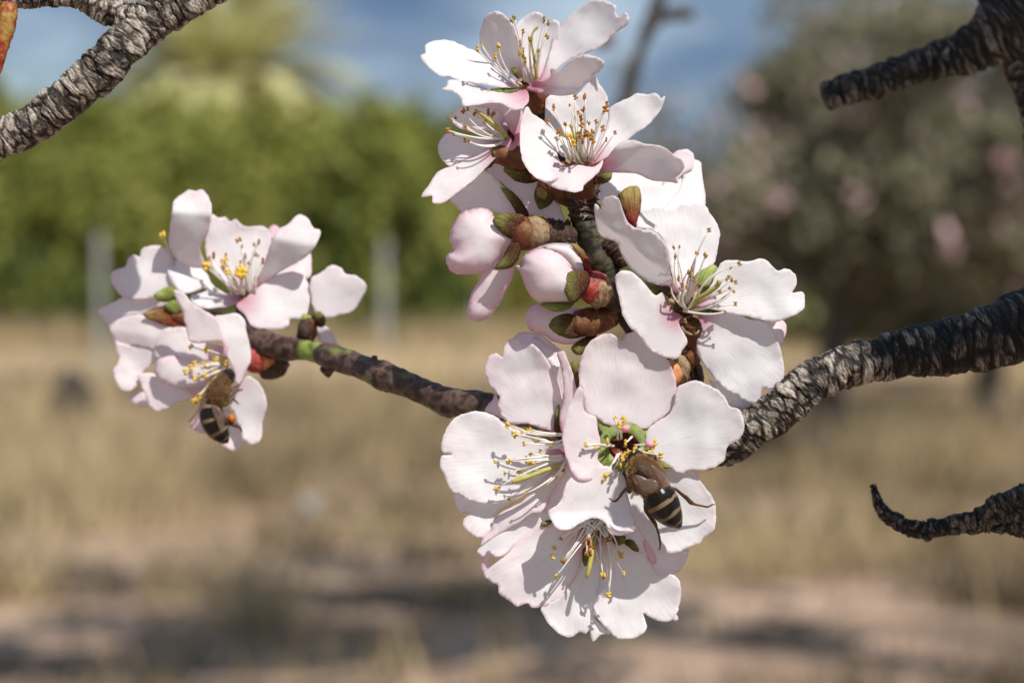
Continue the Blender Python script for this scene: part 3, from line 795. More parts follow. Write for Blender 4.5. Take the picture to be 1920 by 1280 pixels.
# C: left, facing left
rC, oC = flower('side-facing pale pink blossom tucked below the topmost one on the left', (660, 480), -26, (0.45, 0.42), W2, [
    ([(660, 470), (560, 480), (440, 440), (330, 405), (272, 350), (296, 265), (360, 232), (430, 225), (560, 210), (660, 260), (700, 380)], (670, 470), dict(cup=.25, dz=-6, pink=.30, ds=.1)),
    ([(660, 500), (600, 548), (520, 592), (420, 625), (330, 655), (258, 690), (208, 652), (168, 590), (172, 520), (205, 462), (245, 432), (300, 450), (420, 470), (560, 490)], (665, 500), dict(cup=.2, dz=-2, pink=.20, ds=.05)),
    ([(440, 240), (520, 210), (600, 200), (720, 225), (792, 268), (798, 400), (778, 490), (748, 545), (697, 573), (640, 567), (583, 546), (640, 520), (712, 470), (718, 520), (740, 470), (705, 420), (670, 350), (640, 290), (540, 255)], (740, 480), dict(cup=.15, dz=16, pink=.55, g=(.35, .1), ds=-.1)),
    ([(640, 570), (600, 556), (570, 556), (500, 588), (450, 613), (350, 650), (260, 690), (170, 725), (100, 820), (42, 915), (80, 916), (118, 908), (124, 960), (190, 967), (250, 932), (350, 852), (430, 792), (500, 722), (560, 662), (610, 610)], (630, 560), dict(cup=.12, dz=12, pink=.30, g=(.25, .25), fold=(470, 690, .68, .72, .55))),
    ([(568, 575), (600, 562), (660, 566), (640, 600), (580, 625)], (680, 570), dict(kind='sepal', dz=14, g=(.2, .2), bulge=4)),
    ([(525, 708), (560, 660), (600, 632), (590, 660), (550, 700)], (640, 580), dict(kind='sepal', dz=2, g=(0, 0), bulge=2)),
], stam=dict(mat=M_ANTH_B, kind='brown', b=(690, 505), r=(22, 62), hz=36, bow=(0.02, .16, .1), tips=[(358, 278), (392, 262), (258, 325), (298, 330), (378, 400), (247, 420), (288, 445), (370, 493), (450, 285), (545, 285), (575, 305), (520, 360), (440, 300), (585, 295), (400, 500)], asz=.85,
    style=[(690, 480, 10, 4), (600, 385, 30, 4.5), (520, 320, 40, 4), (455, 272, 46, 3), (440, 262, 48, 2)]))
cup('receptacle', 950, 262, -30, 22, 34, 18, [M_CUP, M_CALYX], rC, oC, g=(.45, .42), sq=1.1)
px_tube('calyx', [(926, 292, -22, 15), (940, 290, -20, 20), (955, 292, -24, 23), (972, 295, -30, 23), (1000, 300, -40, 20), (1040, 310, -50, 16)], M_CALYX, rC, oC, 18, 5, 0.1)

# D: petals seen from behind, below C
rD, oD = flower('blossom seen from below with green sepals, between the side-facing one and the spur', (880, 900), -62, (0.1, -0.1), W2, [
    ([(760, 1050), (700, 1046), (620, 1040), (540, 1010), (430, 1012), (350, 1037), (300, 985), (250, 932), (330, 850), (430, 770), (500, 715), (560, 738), (620, 800), (690, 880), (745, 955)], (790, 1010), dict(cup=-.12, dz=10, pink=.22, mag=.1, g=(.1, -.25))),
    ([(900, 1050), (840, 1042), (805, 960), (700, 862), (620, 792), (575, 750), (538, 712), (600, 650), (660, 603), (730, 655), (850, 738), (980, 820), (1060, 940), (1110, 1060), (1152, 1185), (1060, 1110), (980, 1070)], (930, 960), dict(cup=-.1, dz=-4, pink=.35, mag=.1, g=(.05, -.1))),
    ([(660, 712), (690, 675), (725, 657), (790, 675), (850, 735), (925, 780), (880, 806), (830, 812), (740, 790), (690, 752)], (960, 800), dict(kind='sepal', dz=18, bulge=6)),
    ([(888, 905), (910, 840), (935, 785), (1000, 820), (1045, 900), (1005, 970), (930, 1006), (902, 960)], (980, 800), dict(kind='sepal', dz=18, bulge=6)),
    ([(635, 848), (690, 862), (745, 900), (800, 970), (845, 1050), (790, 1075), (745, 1020), (710, 930)], (820, 1060), dict(kind='sepal', dz=22, bulge=4)),
])
px_tube('calyx', [(1012, 338, -44, 12), (1024, 345, -46, 18), (1050, 360, -50, 20), (1080, 380, -52, 16)], M_CALYX, rD, oD, 16, 5, 0.1)

# H: behind, right of the spur
rH, oH = flower('white blossom showing its back with one velvety red-green sepal, right of the spur', (420, 480), -92, (0.0, 0.12), W4, [
    ([(480, 560), (380, 520), (280, 470), (165, 405), (142, 340), (170, 250), (260, 140), (350, 100), (480, 90), (620, 100), (760, 160), (850, 200), (780, 280), (700, 380), (600, 480)], (440, 560), dict(cup=-.14, dz=0, pink=.08, mag=.3, g=(0, .35))),
    ([(520, 560), (600, 460), (690, 360), (760, 280), (800, 180), (800, 80), (822, 40), (880, 35), (936, 58), (944, 130), (968, 280), (966, 400), (900, 480), (760, 560), (600, 600)], (470, 560), dict(cup=-.1, dz=8, pink=.12, mag=.1, g=(-.12, .25))),
    ([(640, 290), (660, 170), (700, 30), (760, -30), (830, -40), (882, 0), (878, 100), (800, 150), (700, 300)], (560, 480), dict(cup=-.05, dz=-16, pink=.35, mag=.1, g=(-.1, .1))),
    ([(450, 545), (420, 530), (372, 470), (345, 385), (320, 302), (370, 258), (420, 238), (468, 248), (486, 310), (482, 400), (464, 490)], (440, 600), dict(kind='sepal_red', dz=30, bulge=8)),
    ([(146, 352), (180, 358), (194, 385), (180, 412), (155, 395)], (300, 420), dict(kind='sepal', dz=20, bulge=3)),
])

# E: half-open blossom from behind
rE, oE = flower('half-open pink blossom turned away, left of the spur', (620, 440), -8, (0.0, 0.0), W3, [
    ([(640, 470), (560, 560), (500, 580), (450, 642), (400, 692), (300, 727), (190, 740), (100, 712), (63, 620), (80, 580), (118, 551), (93, 490), (98, 420), (130, 338), (170, 282), (250, 248), (340, 238), (400, 258), (440, 320), (540, 360)], (620, 440), dict(cup=0, bulge=42, pink=.75, mag=.1, wv=5, g=(.1, .0))),
    ([(600, 600), (585, 680), (570, 742), (522, 852), (452, 980), (380, 1066), (310, 1090), (262, 1080), (236, 1070), (226, 1000), (250, 900), (300, 800), (360, 705), (440, 640), (520, 580)], (590, 560), dict(cup=.0, bulge=16, dz=-10, pink=.8, mag=.1, wv=5, g=(.05, -.15))),
    ([(430, 312), (500, 283), (600, 285), (650, 300), (640, 400), (592, 470), (520, 452), (460, 405), (418, 342)], (660, 400), dict(kind='sepal', dz=38, bulge=7, g=(.1, 0))),
    ([(415, 692), (440, 672), (470, 640), (520, 560), (560, 500), (620, 480), (620, 580), (565, 672), (490, 697)], (640, 480), dict(kind='sepal', dz=36, bulge=7, g=(.1, 0))),
    ([(480, 95), (540, 120), (600, 170), (650, 250), (680, 300), (620, 300), (570, 230), (530, 170)], (680, 330), dict(kind='sepal', dz=16, bulge=4, g=(.1, 0))),
])
px_tube('calyx', [(962, 436, 10, 24), (972, 437, 10, 31), (982, 437, 8, 33), (990, 437, 4, 31)], M_CALYX, rE, oE, 22, 5, 0.08)
px_tube('bud_scale', [(984, 436, 6, 30), (996, 436, 4, 33), (1010, 437, 2, 31), (1022, 438, -2, 27)], M_SCALE, rE, oE, 22, 5, 0.10)
px_tube('bud_scale', [(1018, 440, 0, 27), (1034, 440, -6, 29), (1052, 442, -12, 25), (1075, 446, -22, 18)], M_SCALE_D, rE, oE, 22, 5, 0.18, 6.0)

# F: bud
rF, oF = flower('plump closed pink bud with a red calyx, in front of the spur', (900, 740), 26, (0.0, 0.0), W3, [
    ([(1100, 840), (1040, 900), (1000, 935), (960, 952), (860, 958), (770, 952), (700, 902), (650, 802), (620, 720), (588, 676), (604, 668), (625, 672), (640, 600), (720, 548), (800, 528), (880, 545), (960, 590), (1020, 660), (1080, 740)], (1100, 820), dict(cup=0, bulge=56, pink=.8, mag=.0, wv=3, rag=.3)),
    ([(1120, 760), (1040, 740), (980, 660), (900, 600), (800, 560), (735, 546), (830, 508), (920, 503), (1000, 513), (1072, 570), (1112, 650), (1130, 740)], (1120, 760), dict(cup=0, bulge=34, dz=-4, pink=.22, mag=.0, wv=3, rag=.3)),
    ([(948, 800), (968, 740), (1050, 703), (1122, 730), (1140, 800), (1095, 880), (1012, 952), (968, 900)], (1140, 820), dict(kind='sepal', dz=48, bulge=8, g=(-.18, 0))),
    ([(1000, 510), (1040, 515), (1085, 550), (1135, 630), (1152, 722), (1112, 716), (1090, 640), (1050, 575)], (1160, 740), dict(kind='sepal_red', dz=22, bulge=6)),
    ([(768, 958), (850, 948), (950, 948), (1030, 955), (960, 1002), (860, 1012)], (1040, 950), dict(kind='sepal_light', dz=16, bulge=6)),
], name='almond_bud', cat='flower bud', group='almond buds on the spur')
px_tube('calyx', [(1092, 530, 44, 16), (1100, 534, 36, 27), (1108, 537, 30, 31), (1116, 539, 26, 31), (1124, 541, 22, 28)], M_CALYX_R, rF, oF, 22, 5, 0.10)
px_tube('bud_scale', [(1106, 546, 32, 27), (1115, 545, 28, 32), (1124, 546, 22, 31), (1132, 548, 14, 25)], M_SCALE, rF, oF, 22, 5, 0.22, 5.0)
px_tube('bud_scale', [(1126, 544, 14, 26), (1136, 550, 8, 27), (1150, 560, -4, 24), (1170, 572, -20, 18)], M_SCALE_D, rF, oF, 22, 5, 0.25, 5.0)

# G: shaded bud under F
rG, oG = flower('shaded pink bud with a long green sepal, directly under the closed red-collared bud', (1000, 1110), -20, (0.0, 0.0), W3, [
    ([(1120, 1100), (1100, 1200), (1060, 1250), (1000, 1262), (880, 1245), (800, 1195), (720, 1172), (672, 1120), (663, 1050), (680, 1000), (740, 962), (830, 970), (950, 980), (1080, 1000)], (1120, 1110), dict(cup=0, bulge=34, pink=.85, mag=.0, wv=4)),
    ([(838, 1122), (880, 1062), (960, 1033), (1050, 1045), (1120, 1080), (1120, 1180), (1070, 1205), (1000, 1215), (900, 1182)], (1140, 1110), dict(kind='sepal', dz=30, bulge=7)),
    ([(1010, 1290), (1060, 1240), (1130, 1200), (1200, 1180), (1150, 1260), (1090, 1330), (1040, 1332)], (1180, 1190), dict(kind='sepal', dz=6, bulge=6)),
], name='almond_bud', cat='flower bud', group='almond buds on the spur')
px_tube('calyx', [(1074, 602, 6, 20), (1086, 604, 2, 25), (1104, 604, -4, 27), (1122, 600, -12, 26), (1150, 592, -24, 20)], M_CALYX, rG, oG, 20, 5, 0.1)

# I: right blossom
rI, oI = flower('wide open blossom at the right with dry curled stamens, nearest the thick branch', (830, 1140), 44, (-0.22, 0.30), W4, [
    ([(790, 1100), (720, 900), (690, 740), (640, 620), (550, 560), (465, 545), (462, 485), (490, 430), (532, 403), (640, 394), (730, 412), (800, 370), (870, 358), (962, 376), (1012, 450), (1060, 520), (1080, 600), (1062, 700), (1042, 800), (960, 900), (880, 1040)], (815, 1090), dict(cup=.12, dz=-14, pink=.12)),
    ([(760, 1080), (690, 985), (640, 992), (560, 962), (480, 912), (400, 842), (338, 742), (310, 662), (190, 612), (150, 522), (143, 372), (160, 375), (185, 410), (196, 350), (215, 325), (270, 308), (320, 330), (356, 430), (400, 520), (470, 556), (560, 572), (640, 622), (690, 720), (702, 800), (710, 900), (760, 1020)], (770, 1080), dict(cup=.0, dz=-6, pink=.12, g=(.12, -.66), fold=(330, 580, -.62, .78, -1.0))),
    ([(900, 1130), (960, 1060), (1010, 980), (1045, 900), (1062, 850), (1102, 800), (1180, 789), (1280, 800), (1390, 779), (1442, 800), (1510, 870), (1570, 853), (1640, 890), (1656, 940), (1642, 1000), (1620, 1033), (1700, 1029), (1716, 1090), (1710, 1150), (1640, 1202), (1510, 1252), (1400, 1242), (1280, 1212), (1150, 1190), (1050, 1165)], (890, 1130), dict(cup=.10, dz=6, pink=.10, g=(-.12, .12))),
    ([(880, 1230), (960, 1200), (1100, 1180), (1200, 1195), (1300, 1235), (1400, 1250), (1472, 1320), (1530, 1440), (1556, 1560), (1562, 1660), (1530, 1732), (1470, 1762), (1405, 1750), (1362, 1872), (1300, 1862), (1220, 1812), (1130, 1762), (1050, 1692), (980, 1602), (930, 1522), (905, 1430), (912, 1320)], (890, 1215), dict(cup=.05, dz=-6, pink=.14, g=(-.12, -.15))),
    ([(770, 1190), (740, 1182), (690, 1130), (664, 1080), (652, 1034), (640, 1031), (600, 1052), (560, 1020), (500, 950), (420, 880), (340, 872), (300, 905), (305, 1000), (325, 1080), (350, 1200), (400, 1292), (480, 1362), (540, 1452), (600, 1492), (700, 1527), (760, 1527), (802, 1460), (836, 1400), (800, 1320), (772, 1250), (795, 1212)], (775, 1180), dict(cup=.06, dz=8, pink=.16, g=(-.08, .0), mag=.95, magr=50)),
    ([(1400, 1255), (1450, 1240), (1560, 1250), (1580, 1310), (1562, 1380), (1530, 1432), (1460, 1360)], (1000, 1200), dict(cup=0, dz=-34, pink=.55, mag=0)),
    ([(1000, 1690), (1100, 1730), (1230, 1790), (1370, 1850), (1300, 1900), (1230, 1902), (1150, 1882), (1080, 1802)], (900, 1300), dict(cup=0, dz=-30, pink=.18, mag=0, g=(-.1, -.1))),
    ([(515, 950), (560, 965), (640, 985), (690, 985), (720, 1050), (690, 1060), (640, 1030), (600, 1050)], (790, 1120), dict(kind='sepal', dz=-4, bulge=2, g=(-.1, .1))),
    ([(700, 1050), (760, 1060), (860, 1100), (900, 1180), (860, 1225), (780, 1195), (720, 1150)], (830, 1140), dict(kind='sepal', dz=-12, bulge=2, g=(-.2, .2))),
    ([(885, 915), (960, 858), (1030, 828), (1062, 862), (1040, 930), (990, 990), (925, 985)], (850, 1120), dict(kind='sepal_light', dz=2, bulge=3)),
    ([(990, 1170), (1050, 1150), (1095, 1162), (1040, 1178), (1000, 1190)], (900, 1160), dict(kind='sepal', dz=2, bulge=2)),
    ([(778, 1215), (850, 1215), (920, 1235), (928, 1318), (870, 1335), (800, 1300)], (850, 1200), dict(kind='sepal', dz=0, bulge=4, g=(0, -.2))),
], stam=dict(mat=M_ANTH_D, kind='dry', b=(810, 1145), r=(85, 40), hz=52, fmat=M_FILPINK, bend=.2, bow=(-.05, -.05, .12), asz=.85, tips=[(735, 700), (775, 695), (745, 765), (995, 570), (915, 735), (970, 758), (1155, 848), (1222, 818), (1125, 935), (1075, 1030), (1150, 1005), (1190, 1120), (870, 860), (850, 900), (900, 960), (830, 1000), (880, 930), (800, 980), (860, 940), (770, 930, 10), (920, 940), (840, 880), (905, 745), (1140, 920), (1165, 940)],
    style=[(850, 1150, 6, 5), (920, 1080, 26, 5.5), (1000, 1030, 42, 5), (1060, 985, 54, 4), (1074, 950, 58, 5), (1076, 940, 58, 4)]))
for (x, y, cx_, cy_) in ((1195, 960, 1150, 1100), (1180, 1030, 1060, 1150), (1110, 1180, 1000, 1215), (905, 1010, 880, 1130), (790, 1030, 740, 1090), (720, 980, 690, 1060), (830, 1010, 760, 1100)):
    b_ = tr(W4, [(820 + rng.uniform(-40, 60), 1170, 0)])[0]; t_ = tr(W4, [(x, y, 0)])[0]; c_ = tr(W4, [(cx_, cy_, 0)])[0]
    stamen(rI, oI, (b_[0], b_[1], 52), (t_[0], t_[1], 92), (c_[0], c_[1], 92), 'dry', M_ANTH_D, r=2.2, asz=.7)
cup('receptacle', 1284, 574, 38, 22, 34, 18, [M_CUP, M_CALYX], rI, oI, g=(-.22, .3))
px_tube('calyx', [(1296, 606, 30, 20), (1296, 618, 24, 20), (1296, 630, 16, 17), (1294, 650, 2, 13), (1292, 672, -14, 14)], M_CALYX, rI, oI, 18, 5, 0.1)
px_tube('calyx_rim', [(1278, 612, 46, 2.2), (1284, 621, 48, 2.6), (1294, 626, 49, 2.8), (1304, 626, 48, 2.6), (1311, 620, 45, 2.2)], M_SCALE, rI, oI, 8, 5, 0.3, 4.0)

# J: lower left blossom, facing left
rJ, oJ = flower('large blossom facing left with long yellow-tipped stamens, lower left of the truss', (945, 930), 12, (0.28, 0.0), W6, [
    ([(960, 800), (800, 560), (700, 330), (620, 180), (570, 110), (600, 62), (645, 50), (720, 58), (800, 85), (870, 140), (935, 195), (960, 320), (980, 560)], (950, 820), dict(cup=.1, dz=-26, pink=.55, g=(.25, .1))),
    ([(930, 860), (870, 805), (780, 772), (680, 737), (560, 738), (490, 692), (452, 600), (464, 530), (400, 462), (358, 350), (388, 235), (440, 208), (490, 236), (500, 168), (540, 108), (600, 95), (650, 130), (720, 140), (800, 225), (870, 330), (905, 420), (945, 560), (935, 640), (900, 760)], (940, 850), dict(cup=.14, dz=-12, pink=.40, g=(.2, .12), wv=12)),
    ([(700, 105), (735, 84), (790, 120), (880, 180), (922, 268), (908, 330), (893, 402), (868, 310), (800, 215), (735, 155)], (820, 60), dict(cup=.0, dz=14, pink=.16, g=(.1, .2), mag=0, curl=4)),
    ([(900, 212), (945, 188), (978, 260), (1010, 340), (1040, 460), (1032, 560), (992, 680), (970, 780), (935, 800), (915, 680), (945, 560), (942, 400), (920, 290)], (950, 860), dict(cup=.1, dz=12, pink=.55, g=(.35, .1))),
    ([(955, 930), (870, 870), (740, 820), (620, 790), (510, 742), (450, 690), (370, 655), (270, 643), (180, 668), (110, 710), (58, 800), (28, 900), (40, 950), (70, 962), (118, 969), (70, 972), (34, 976), (20, 1060), (52, 1125), (98, 1230), (180, 1281), (280, 1321), (400, 1333), (520, 1318), (640, 1280), (760, 1190), (860, 1090), (950, 1000)], (955, 950), dict(cup=.16, dz=-2, pink=.16, g=(.22, .06))),
    ([(930, 1030), (850, 1140), (700, 1240), (560, 1330), (440, 1410), (405, 1525), (350, 1592), (280, 1581), (230, 1552), (194, 1500), (194, 1456), (245, 1409), (172, 1396), (134, 1342), (130, 1255), (260, 1270), (500, 1250), (720, 1130)], (940, 1000), dict(cup=.12, dz=-24, pink=.18, g=(.2, .05))),
    ([(950, 1010), (905, 1060), (900, 1160), (835, 1282), (782, 1396), (700, 1412), (600, 1482), (500, 1542), (400, 1602), (328, 1645), (344, 1592), (408, 1530), (420, 1462), (480, 1400), (560, 1360), (640, 1315), (700, 1240), (800, 1130), (900, 1020)], (950, 1000), dict(cup=.1, dz=-2, pink=.34, g=(.25, .02), fold=(640, 1380, .6, .55, .7))),
    ([(358, 642), (380, 588), (410, 560), (432, 515), (470, 570), (495, 695), (430, 668)], (600, 760), dict(cup=0, dz=-30, pink=.9, mag=0)),
    ([(985, 300), (1000, 278), (1050, 270), (1078, 278), (1082, 460), (1062, 480), (1040, 460), (1010, 350)], (1040, 560), dict(kind='sepal', dz=-22, bulge=3)),
    ([(880, 780), (890, 620), (912, 590), (918, 690), (935, 790), (920, 860)], (940, 860), dict(kind='sepal', dz=-6, bulge=2)),
    ([(650, 765), (740, 790), (860, 840), (900, 870), (760, 840), (680, 800)], (940, 900), dict(kind='sepal', dz=2, bulge=2, g=(.2, 0))),
], stam=dict(mat=M_ANTH_Y, kind='yellow', b=(965, 960), r=(24, 120), hz=30, zb=16, bow=(0, -.05, .22), bend=.07, tips=[(530, 748), (590, 820), (655, 885), (742, 862), (775, 940), (437, 1020), (550, 1018), (715, 1022), (705, 965), (510, 1110), (620, 1100), (565, 1160), (450, 1218), (795, 1020), (540, 1300), (570, 810), (535, 1010), (730, 1030), (690, 1030)],
    style=[(960, 1040, 16, 4), (820, 1080, 40, 4), (690, 1130, 46, 4.5), (600, 1160, 48, 5), (560, 1168, 48, 4)]))
for (x, y) in ((680, 790), (700, 780), (640, 800), (760, 870), (860, 905), (820, 1190), (660, 1260)):
    tx, ty = 820 + x / 4, 610 + y / 4
    stamen(rJ, oJ, (1060, 835 + (ty - 850) * .5, 28), (tx, ty, 48), ((tx + 1060) / 2, (ty + 850) / 2 + (ty - 850) * .3, 62), 'yellow', M_ANTH_Y, asz=.6)

cup('receptacle', 1066, 846, 2, 24, 40, 18, [M_CUP, M_CALYX], rJ, oJ, g=(.28, 0), sq=1.0)
# K: lower right blossom with the bee
rK, oK = flower('blossom facing the viewer with a green and dark red throat, where a bee feeds', (680, 930), 52, (0.0, 0.10), W7, [
    ([(690, 800), (640, 785), (620, 762), (545, 742), (480, 692), (402, 662), (383, 600), (372, 520), (345, 440), (342, 330), (368, 220), (418, 130), (500, 74), (570, 60), (632, 90), (668, 116), (690, 75), (745, 48), (850, 60), (930, 160), (1000, 250), (1042, 320), (1070, 420), (1062, 560), (1002, 662), (920, 722), (850, 772), (770, 785), (720, 800)], (690, 870), dict(cup=.14, dz=-14, pink=.42, mag=.25, wv=10)),
    ([(845, 905), (842, 840), (862, 775), (920, 725), (1020, 660), (1060, 570), (1075, 470), (1140, 430), (1220, 413), (1310, 445), (1382, 482), (1440, 542), (1470, 602), (1540, 630), (1578, 700), (1574, 800), (1530, 862), (1462, 902), (1440, 960), (1432, 1010), (1380, 1052), (1280, 1086), (1160, 1086), (1110, 1110), (1060, 1090), (1010, 1050), (940, 1010), (870, 955)], (740, 930), dict(cup=.14, dz=-8, pink=.14, mag=.3, wv=8)),
    ([(760, 1000), (850, 1060), (960, 1080), (1060, 1085), (1130, 1080), (1204, 1088), (1268, 1188), (1332, 1264), (1362, 1340), (1370, 1432), (1358, 1528), (1278, 1588), (1252, 1632), (1188, 1650), (1080, 1700), (940, 1690), (840, 1600), (780, 1500), (720, 1380), (660, 1240), (620, 1120)], (700, 960), dict(cup=.08, dz=-12, pink=.14, mag=.2, g=(0, -.05))),
    ([(640, 1090), (560, 1055), (480, 1050), (400, 1120), (300, 1130), (248, 1180), (212, 1300), (170, 1350), (110, 1392), (145, 1480), (180, 1522), (268, 1530), (345, 1485), (425, 1446), (485, 1446), (545, 1485), (580, 1562), (705, 1562), (768, 1520), (745, 1420), (725, 1330), (700, 1240), (690, 1150)], (670, 970), dict(cup=.10, dz=20, pink=.22, mag=.15, g=(.0, .0), fold=(480, 1385, .0, 1.0, .45))),
    ([(505, 910), (500, 850), (480, 760), (470, 685), (385, 640), (372, 480), (345, 458), (320, 490), (298, 540), (258, 640), (228, 760), (220, 850), (240, 960), (268, 1040), (310, 1130), (390, 1168), (462, 1140), (522, 1052), (485, 1010), (490, 960)], (650, 930), dict(cup=.26, dz=2, pink=.32, mag=.15, g=(-.12, .05))),
    ([(300, 900), (240, 960), (220, 1040), (240, 1060), (180, 1180), (110, 1300), (78, 1394), (140, 1384), (205, 1340), (250, 1310), (320, 1200), (340, 1050)], (560, 960), dict(cup=.0, dz=-2, pink=.45, mag=.0, g=(.3, 0))),
    # green floor of the throat: sepals showing between the petals
    ([(470, 688), (545, 742), (600, 765), (640, 800), (620, 860), (540, 850), (500, 790)], (680, 930), dict(kind='sepal_light', dz=-16, bulge=2)),
    ([(860, 752), (852, 800), (850, 850), (780, 860), (720, 830), (720, 780), (770, 788), (830, 780)], (680, 930), dict(kind='sepal_light', dz=-16, bulge=2)),
    ([(560, 930), (545, 1040), (510, 1060), (468, 1040), (490, 970), (480, 900)], (680, 930), dict(kind='sepal_light', dz=-12, bulge=2)),
    ([(920, 1020), (960, 1020), (1030, 1068), (980, 1072), (935, 1066)], (680, 930), dict(kind='sepal', dz=-4, bulge=2)),
    ([(640, 1150), (680, 1100), (740, 1240), (720, 1260), (660, 1200)], (680, 930), dict(kind='sepal', dz=2, bulge=2)),
], stam=dict(mat=M_ANTH_Y, kind='yellow', b=(680, 915), r=(100, 66), hz=26, zb=-2, bow=(0, 0, .12), asz=1.05, tips=[(615, 698), (675, 703), (650, 755), (400, 898), (475, 913), (557, 873), (692, 882, 20), (755, 940, 20), (905, 880), (878, 930), (815, 950), (950, 973), (660, 975, 26), (690, 965, 26), (640, 1030, 30), (655, 1050, 30), (590, 1083), (545, 1120), (520, 1150), (700, 970, 30), (670, 1000, 30), (710, 945, 26), (560, 1105), (395, 890), (770, 930), (640, 745)]))
# the throat: a ring cup, green outside, dark red inside
M_THROAT_G = simple_mat('throat_green', [(0.3, (0.20, 0.27, 0.06)), (0.7, (0.42, 0.48, 0.18))], 900, .4, .3)
cup('throat', 1170, 838, 42, 29, 50, 26, [M_THROAT_G, M_THROAT], rK, oK)
for (x, y) in ((1217, 833), (1172, 803)):
    px_tube('pink_anther', [(x - 6, y + 1, 66, 3), (x, y, 70, 6.5), (x + 6, y - 2, 70, 5), (x + 9, y - 3, 69, 2)], simple_mat('fresh_pink', [(.3, (.85, .30, .36)), (.7, (.9, .48, .5))], 800, .5, .2) if 'fresh_pink' not in MATS else MATS['fresh_pink'], rK, oK, 10, 4)

# L: lowest blossom
rL, oL = flower('lowest blossom of the truss, stamens hanging down from under the bee\'s flower', (1180, 420), 8, (0.0, 0.02), W8, [
    ([(900, 360), (800, 410), (680, 450), (600, 510), (540, 570), (500, 602), (430, 612), (380, 570), (345, 612), (296, 578), (335, 530), (420, 468), (520, 408), (640, 338), (720, 288), (830, 262), (920, 300)], (1000, 330), dict(cup=.08, dz=2, pink=.14, mag=0, g=(.12, .1))),
    ([(860, 330), (1000, 260), (1200, 240), (1340, 320), (1420, 480), (1320, 600), (1180, 640), (1060, 580), (930, 430)], (1180, 360), dict(cup=.06, dz=-30, pink=.5, mag=1.0, magr=60)),
    ([(520, 560), (420, 600), (385, 640), (388, 700), (352, 742), (328, 690), (340, 620), (380, 560), (460, 520)], (700, 480), dict(cup=0, dz=-24, pink=.6, mag=0)),
    ([(1140, 460), (1090, 600), (1050, 740), (975, 860), (940, 922), (870, 952), (790, 986), (708, 994), (680, 962), (660, 966), (600, 986), (550, 952), (522, 932), (460, 884), (455, 832), (400, 802), (348, 742), (400, 688), (480, 628), (540, 575), (600, 500), (740, 400), (860, 330), (1000, 360)], (1150, 420), dict(cup=.12, dz=-6, pink=.34, g=(.06, -.08), mag=.55, magr=70)),
    ([(1170, 480), (1230, 700), (1240, 820), (1200, 960), (1172, 1020), (1182, 1070), (1250, 1140), (1302, 1192), (1230, 1196), (1170, 1248), (1150, 1210), (1140, 1158), (1112, 1190), (1070, 1176), (1000, 1217), (920, 1192), (850, 1132), (798, 1060), (782, 990), (870, 945), (950, 890), (1000, 810), (1060, 690), (1120, 520)], (1170, 440), dict(cup=.12, dz=-14, pink=.12, g=(0, -.06), mag=.5)),
    ([(1230, 480), (1320, 460), (1420, 480), (1510, 560), (1600, 660), (1650, 740), (1770, 748), (1817, 800), (1827, 880), (1812, 990), (1790, 1052), (1730, 1098), (1650, 1092), (1590, 1062), (1545, 1034), (1560, 1090), (1572, 1150), (1520, 1202), (1440, 1227), (1350, 1222), (1300, 1185), (1240, 1120), (1170, 1030), (1190, 900), (1215, 780), (1225, 620)], (1220, 440), dict(cup=.12, dz=-8, pink=.10, g=(0, -.06), mag=.5)),
    ([(1380, 440), (1480, 400), (1560, 460), (1660, 560), (1800, 572), (1884, 560), (1862, 640), (1812, 722), (1730, 752), (1650, 745), (1580, 680), (1480, 560)], (1260, 420), dict(cup=.05, dz=-26, pink=.28, mag=0)),
    ([(1560, 480), (1600, 540), (1635, 600), (1640, 660), (1600, 665), (1570, 600), (1540, 520)], (1400, 440), dict(cup=0, dz=-12, pink=1.0, mag=0)),
    ([(1760, 1075), (1795, 1045), (1808, 1080), (1785, 1097)], (1700, 1000), dict(cup=0, dz=-30, pink=.4, mag=0)),
    ([(1400, 500), (1450, 483), (1492, 520), (1512, 577), (1450, 552)], (1250, 430), dict(kind='sepal', dz=6, bulge=2)),
    ([(1320, 450), (1400, 450), (1410, 500), (1350, 525), (1310, 490)], (1250, 420), dict(kind='sepal', dz=8, bulge=2)),
    ([(1090, 560), (1120, 540), (1150, 580), (1140, 680), (1100, 680)], (1170, 430), dict(kind='sepal', dz=8, bulge=2)),
    ([(770, 370), (810, 345), (860, 335), (850, 360), (800, 385)], (1000, 380), dict(kind='sepal', dz=-2, bulge=2)),
], stam=dict(mat=M_ANTH_Y, kind='yellow', b=(1170, 340), r=(120, 40), hz=44, zb=10, bow=(0, -.04, .18), bend=.16, tips=[(880, 540), (868, 610), (895, 755), (1360, 580), (1375, 600), (1242, 745), (1283, 895), (1290, 885), (1398, 740)],
    style=[(1185, 400, 20, 3.5), (1165, 560, 44, 4.5), (1145, 660, 50, 4.5), (1128, 740, 50, 4.5), (1122, 770, 48, 3)]))
for (x, y) in ((932, 475), (955, 655), (1190, 420), (1130, 470), (1110, 520), (1150, 520), (1130, 560), (1120, 500), (1150, 580), (1275, 480), (1140, 490), (1120, 590), (1105, 510), (1160, 540), (945, 640), (890, 765), (1245, 755)):
    tx, ty = 820 + x / 4, 890 + y / 4
    stamen(rL, oL, (1112 + rng.uniform(-26, 26), 972 + rng.uniform(-6, 8), 20), (tx, ty, 58 + rng.uniform(-8, 8)), ((tx + 1112) / 2 + rng.uniform(-5, 5), (ty + 972) / 2, 62), 'brown', M_ANTH_B, asz=.9)

cup('receptacle', 1112, 984, -2, 24, 40, 18, [M_CUP, M_CALYX], rL, oL)
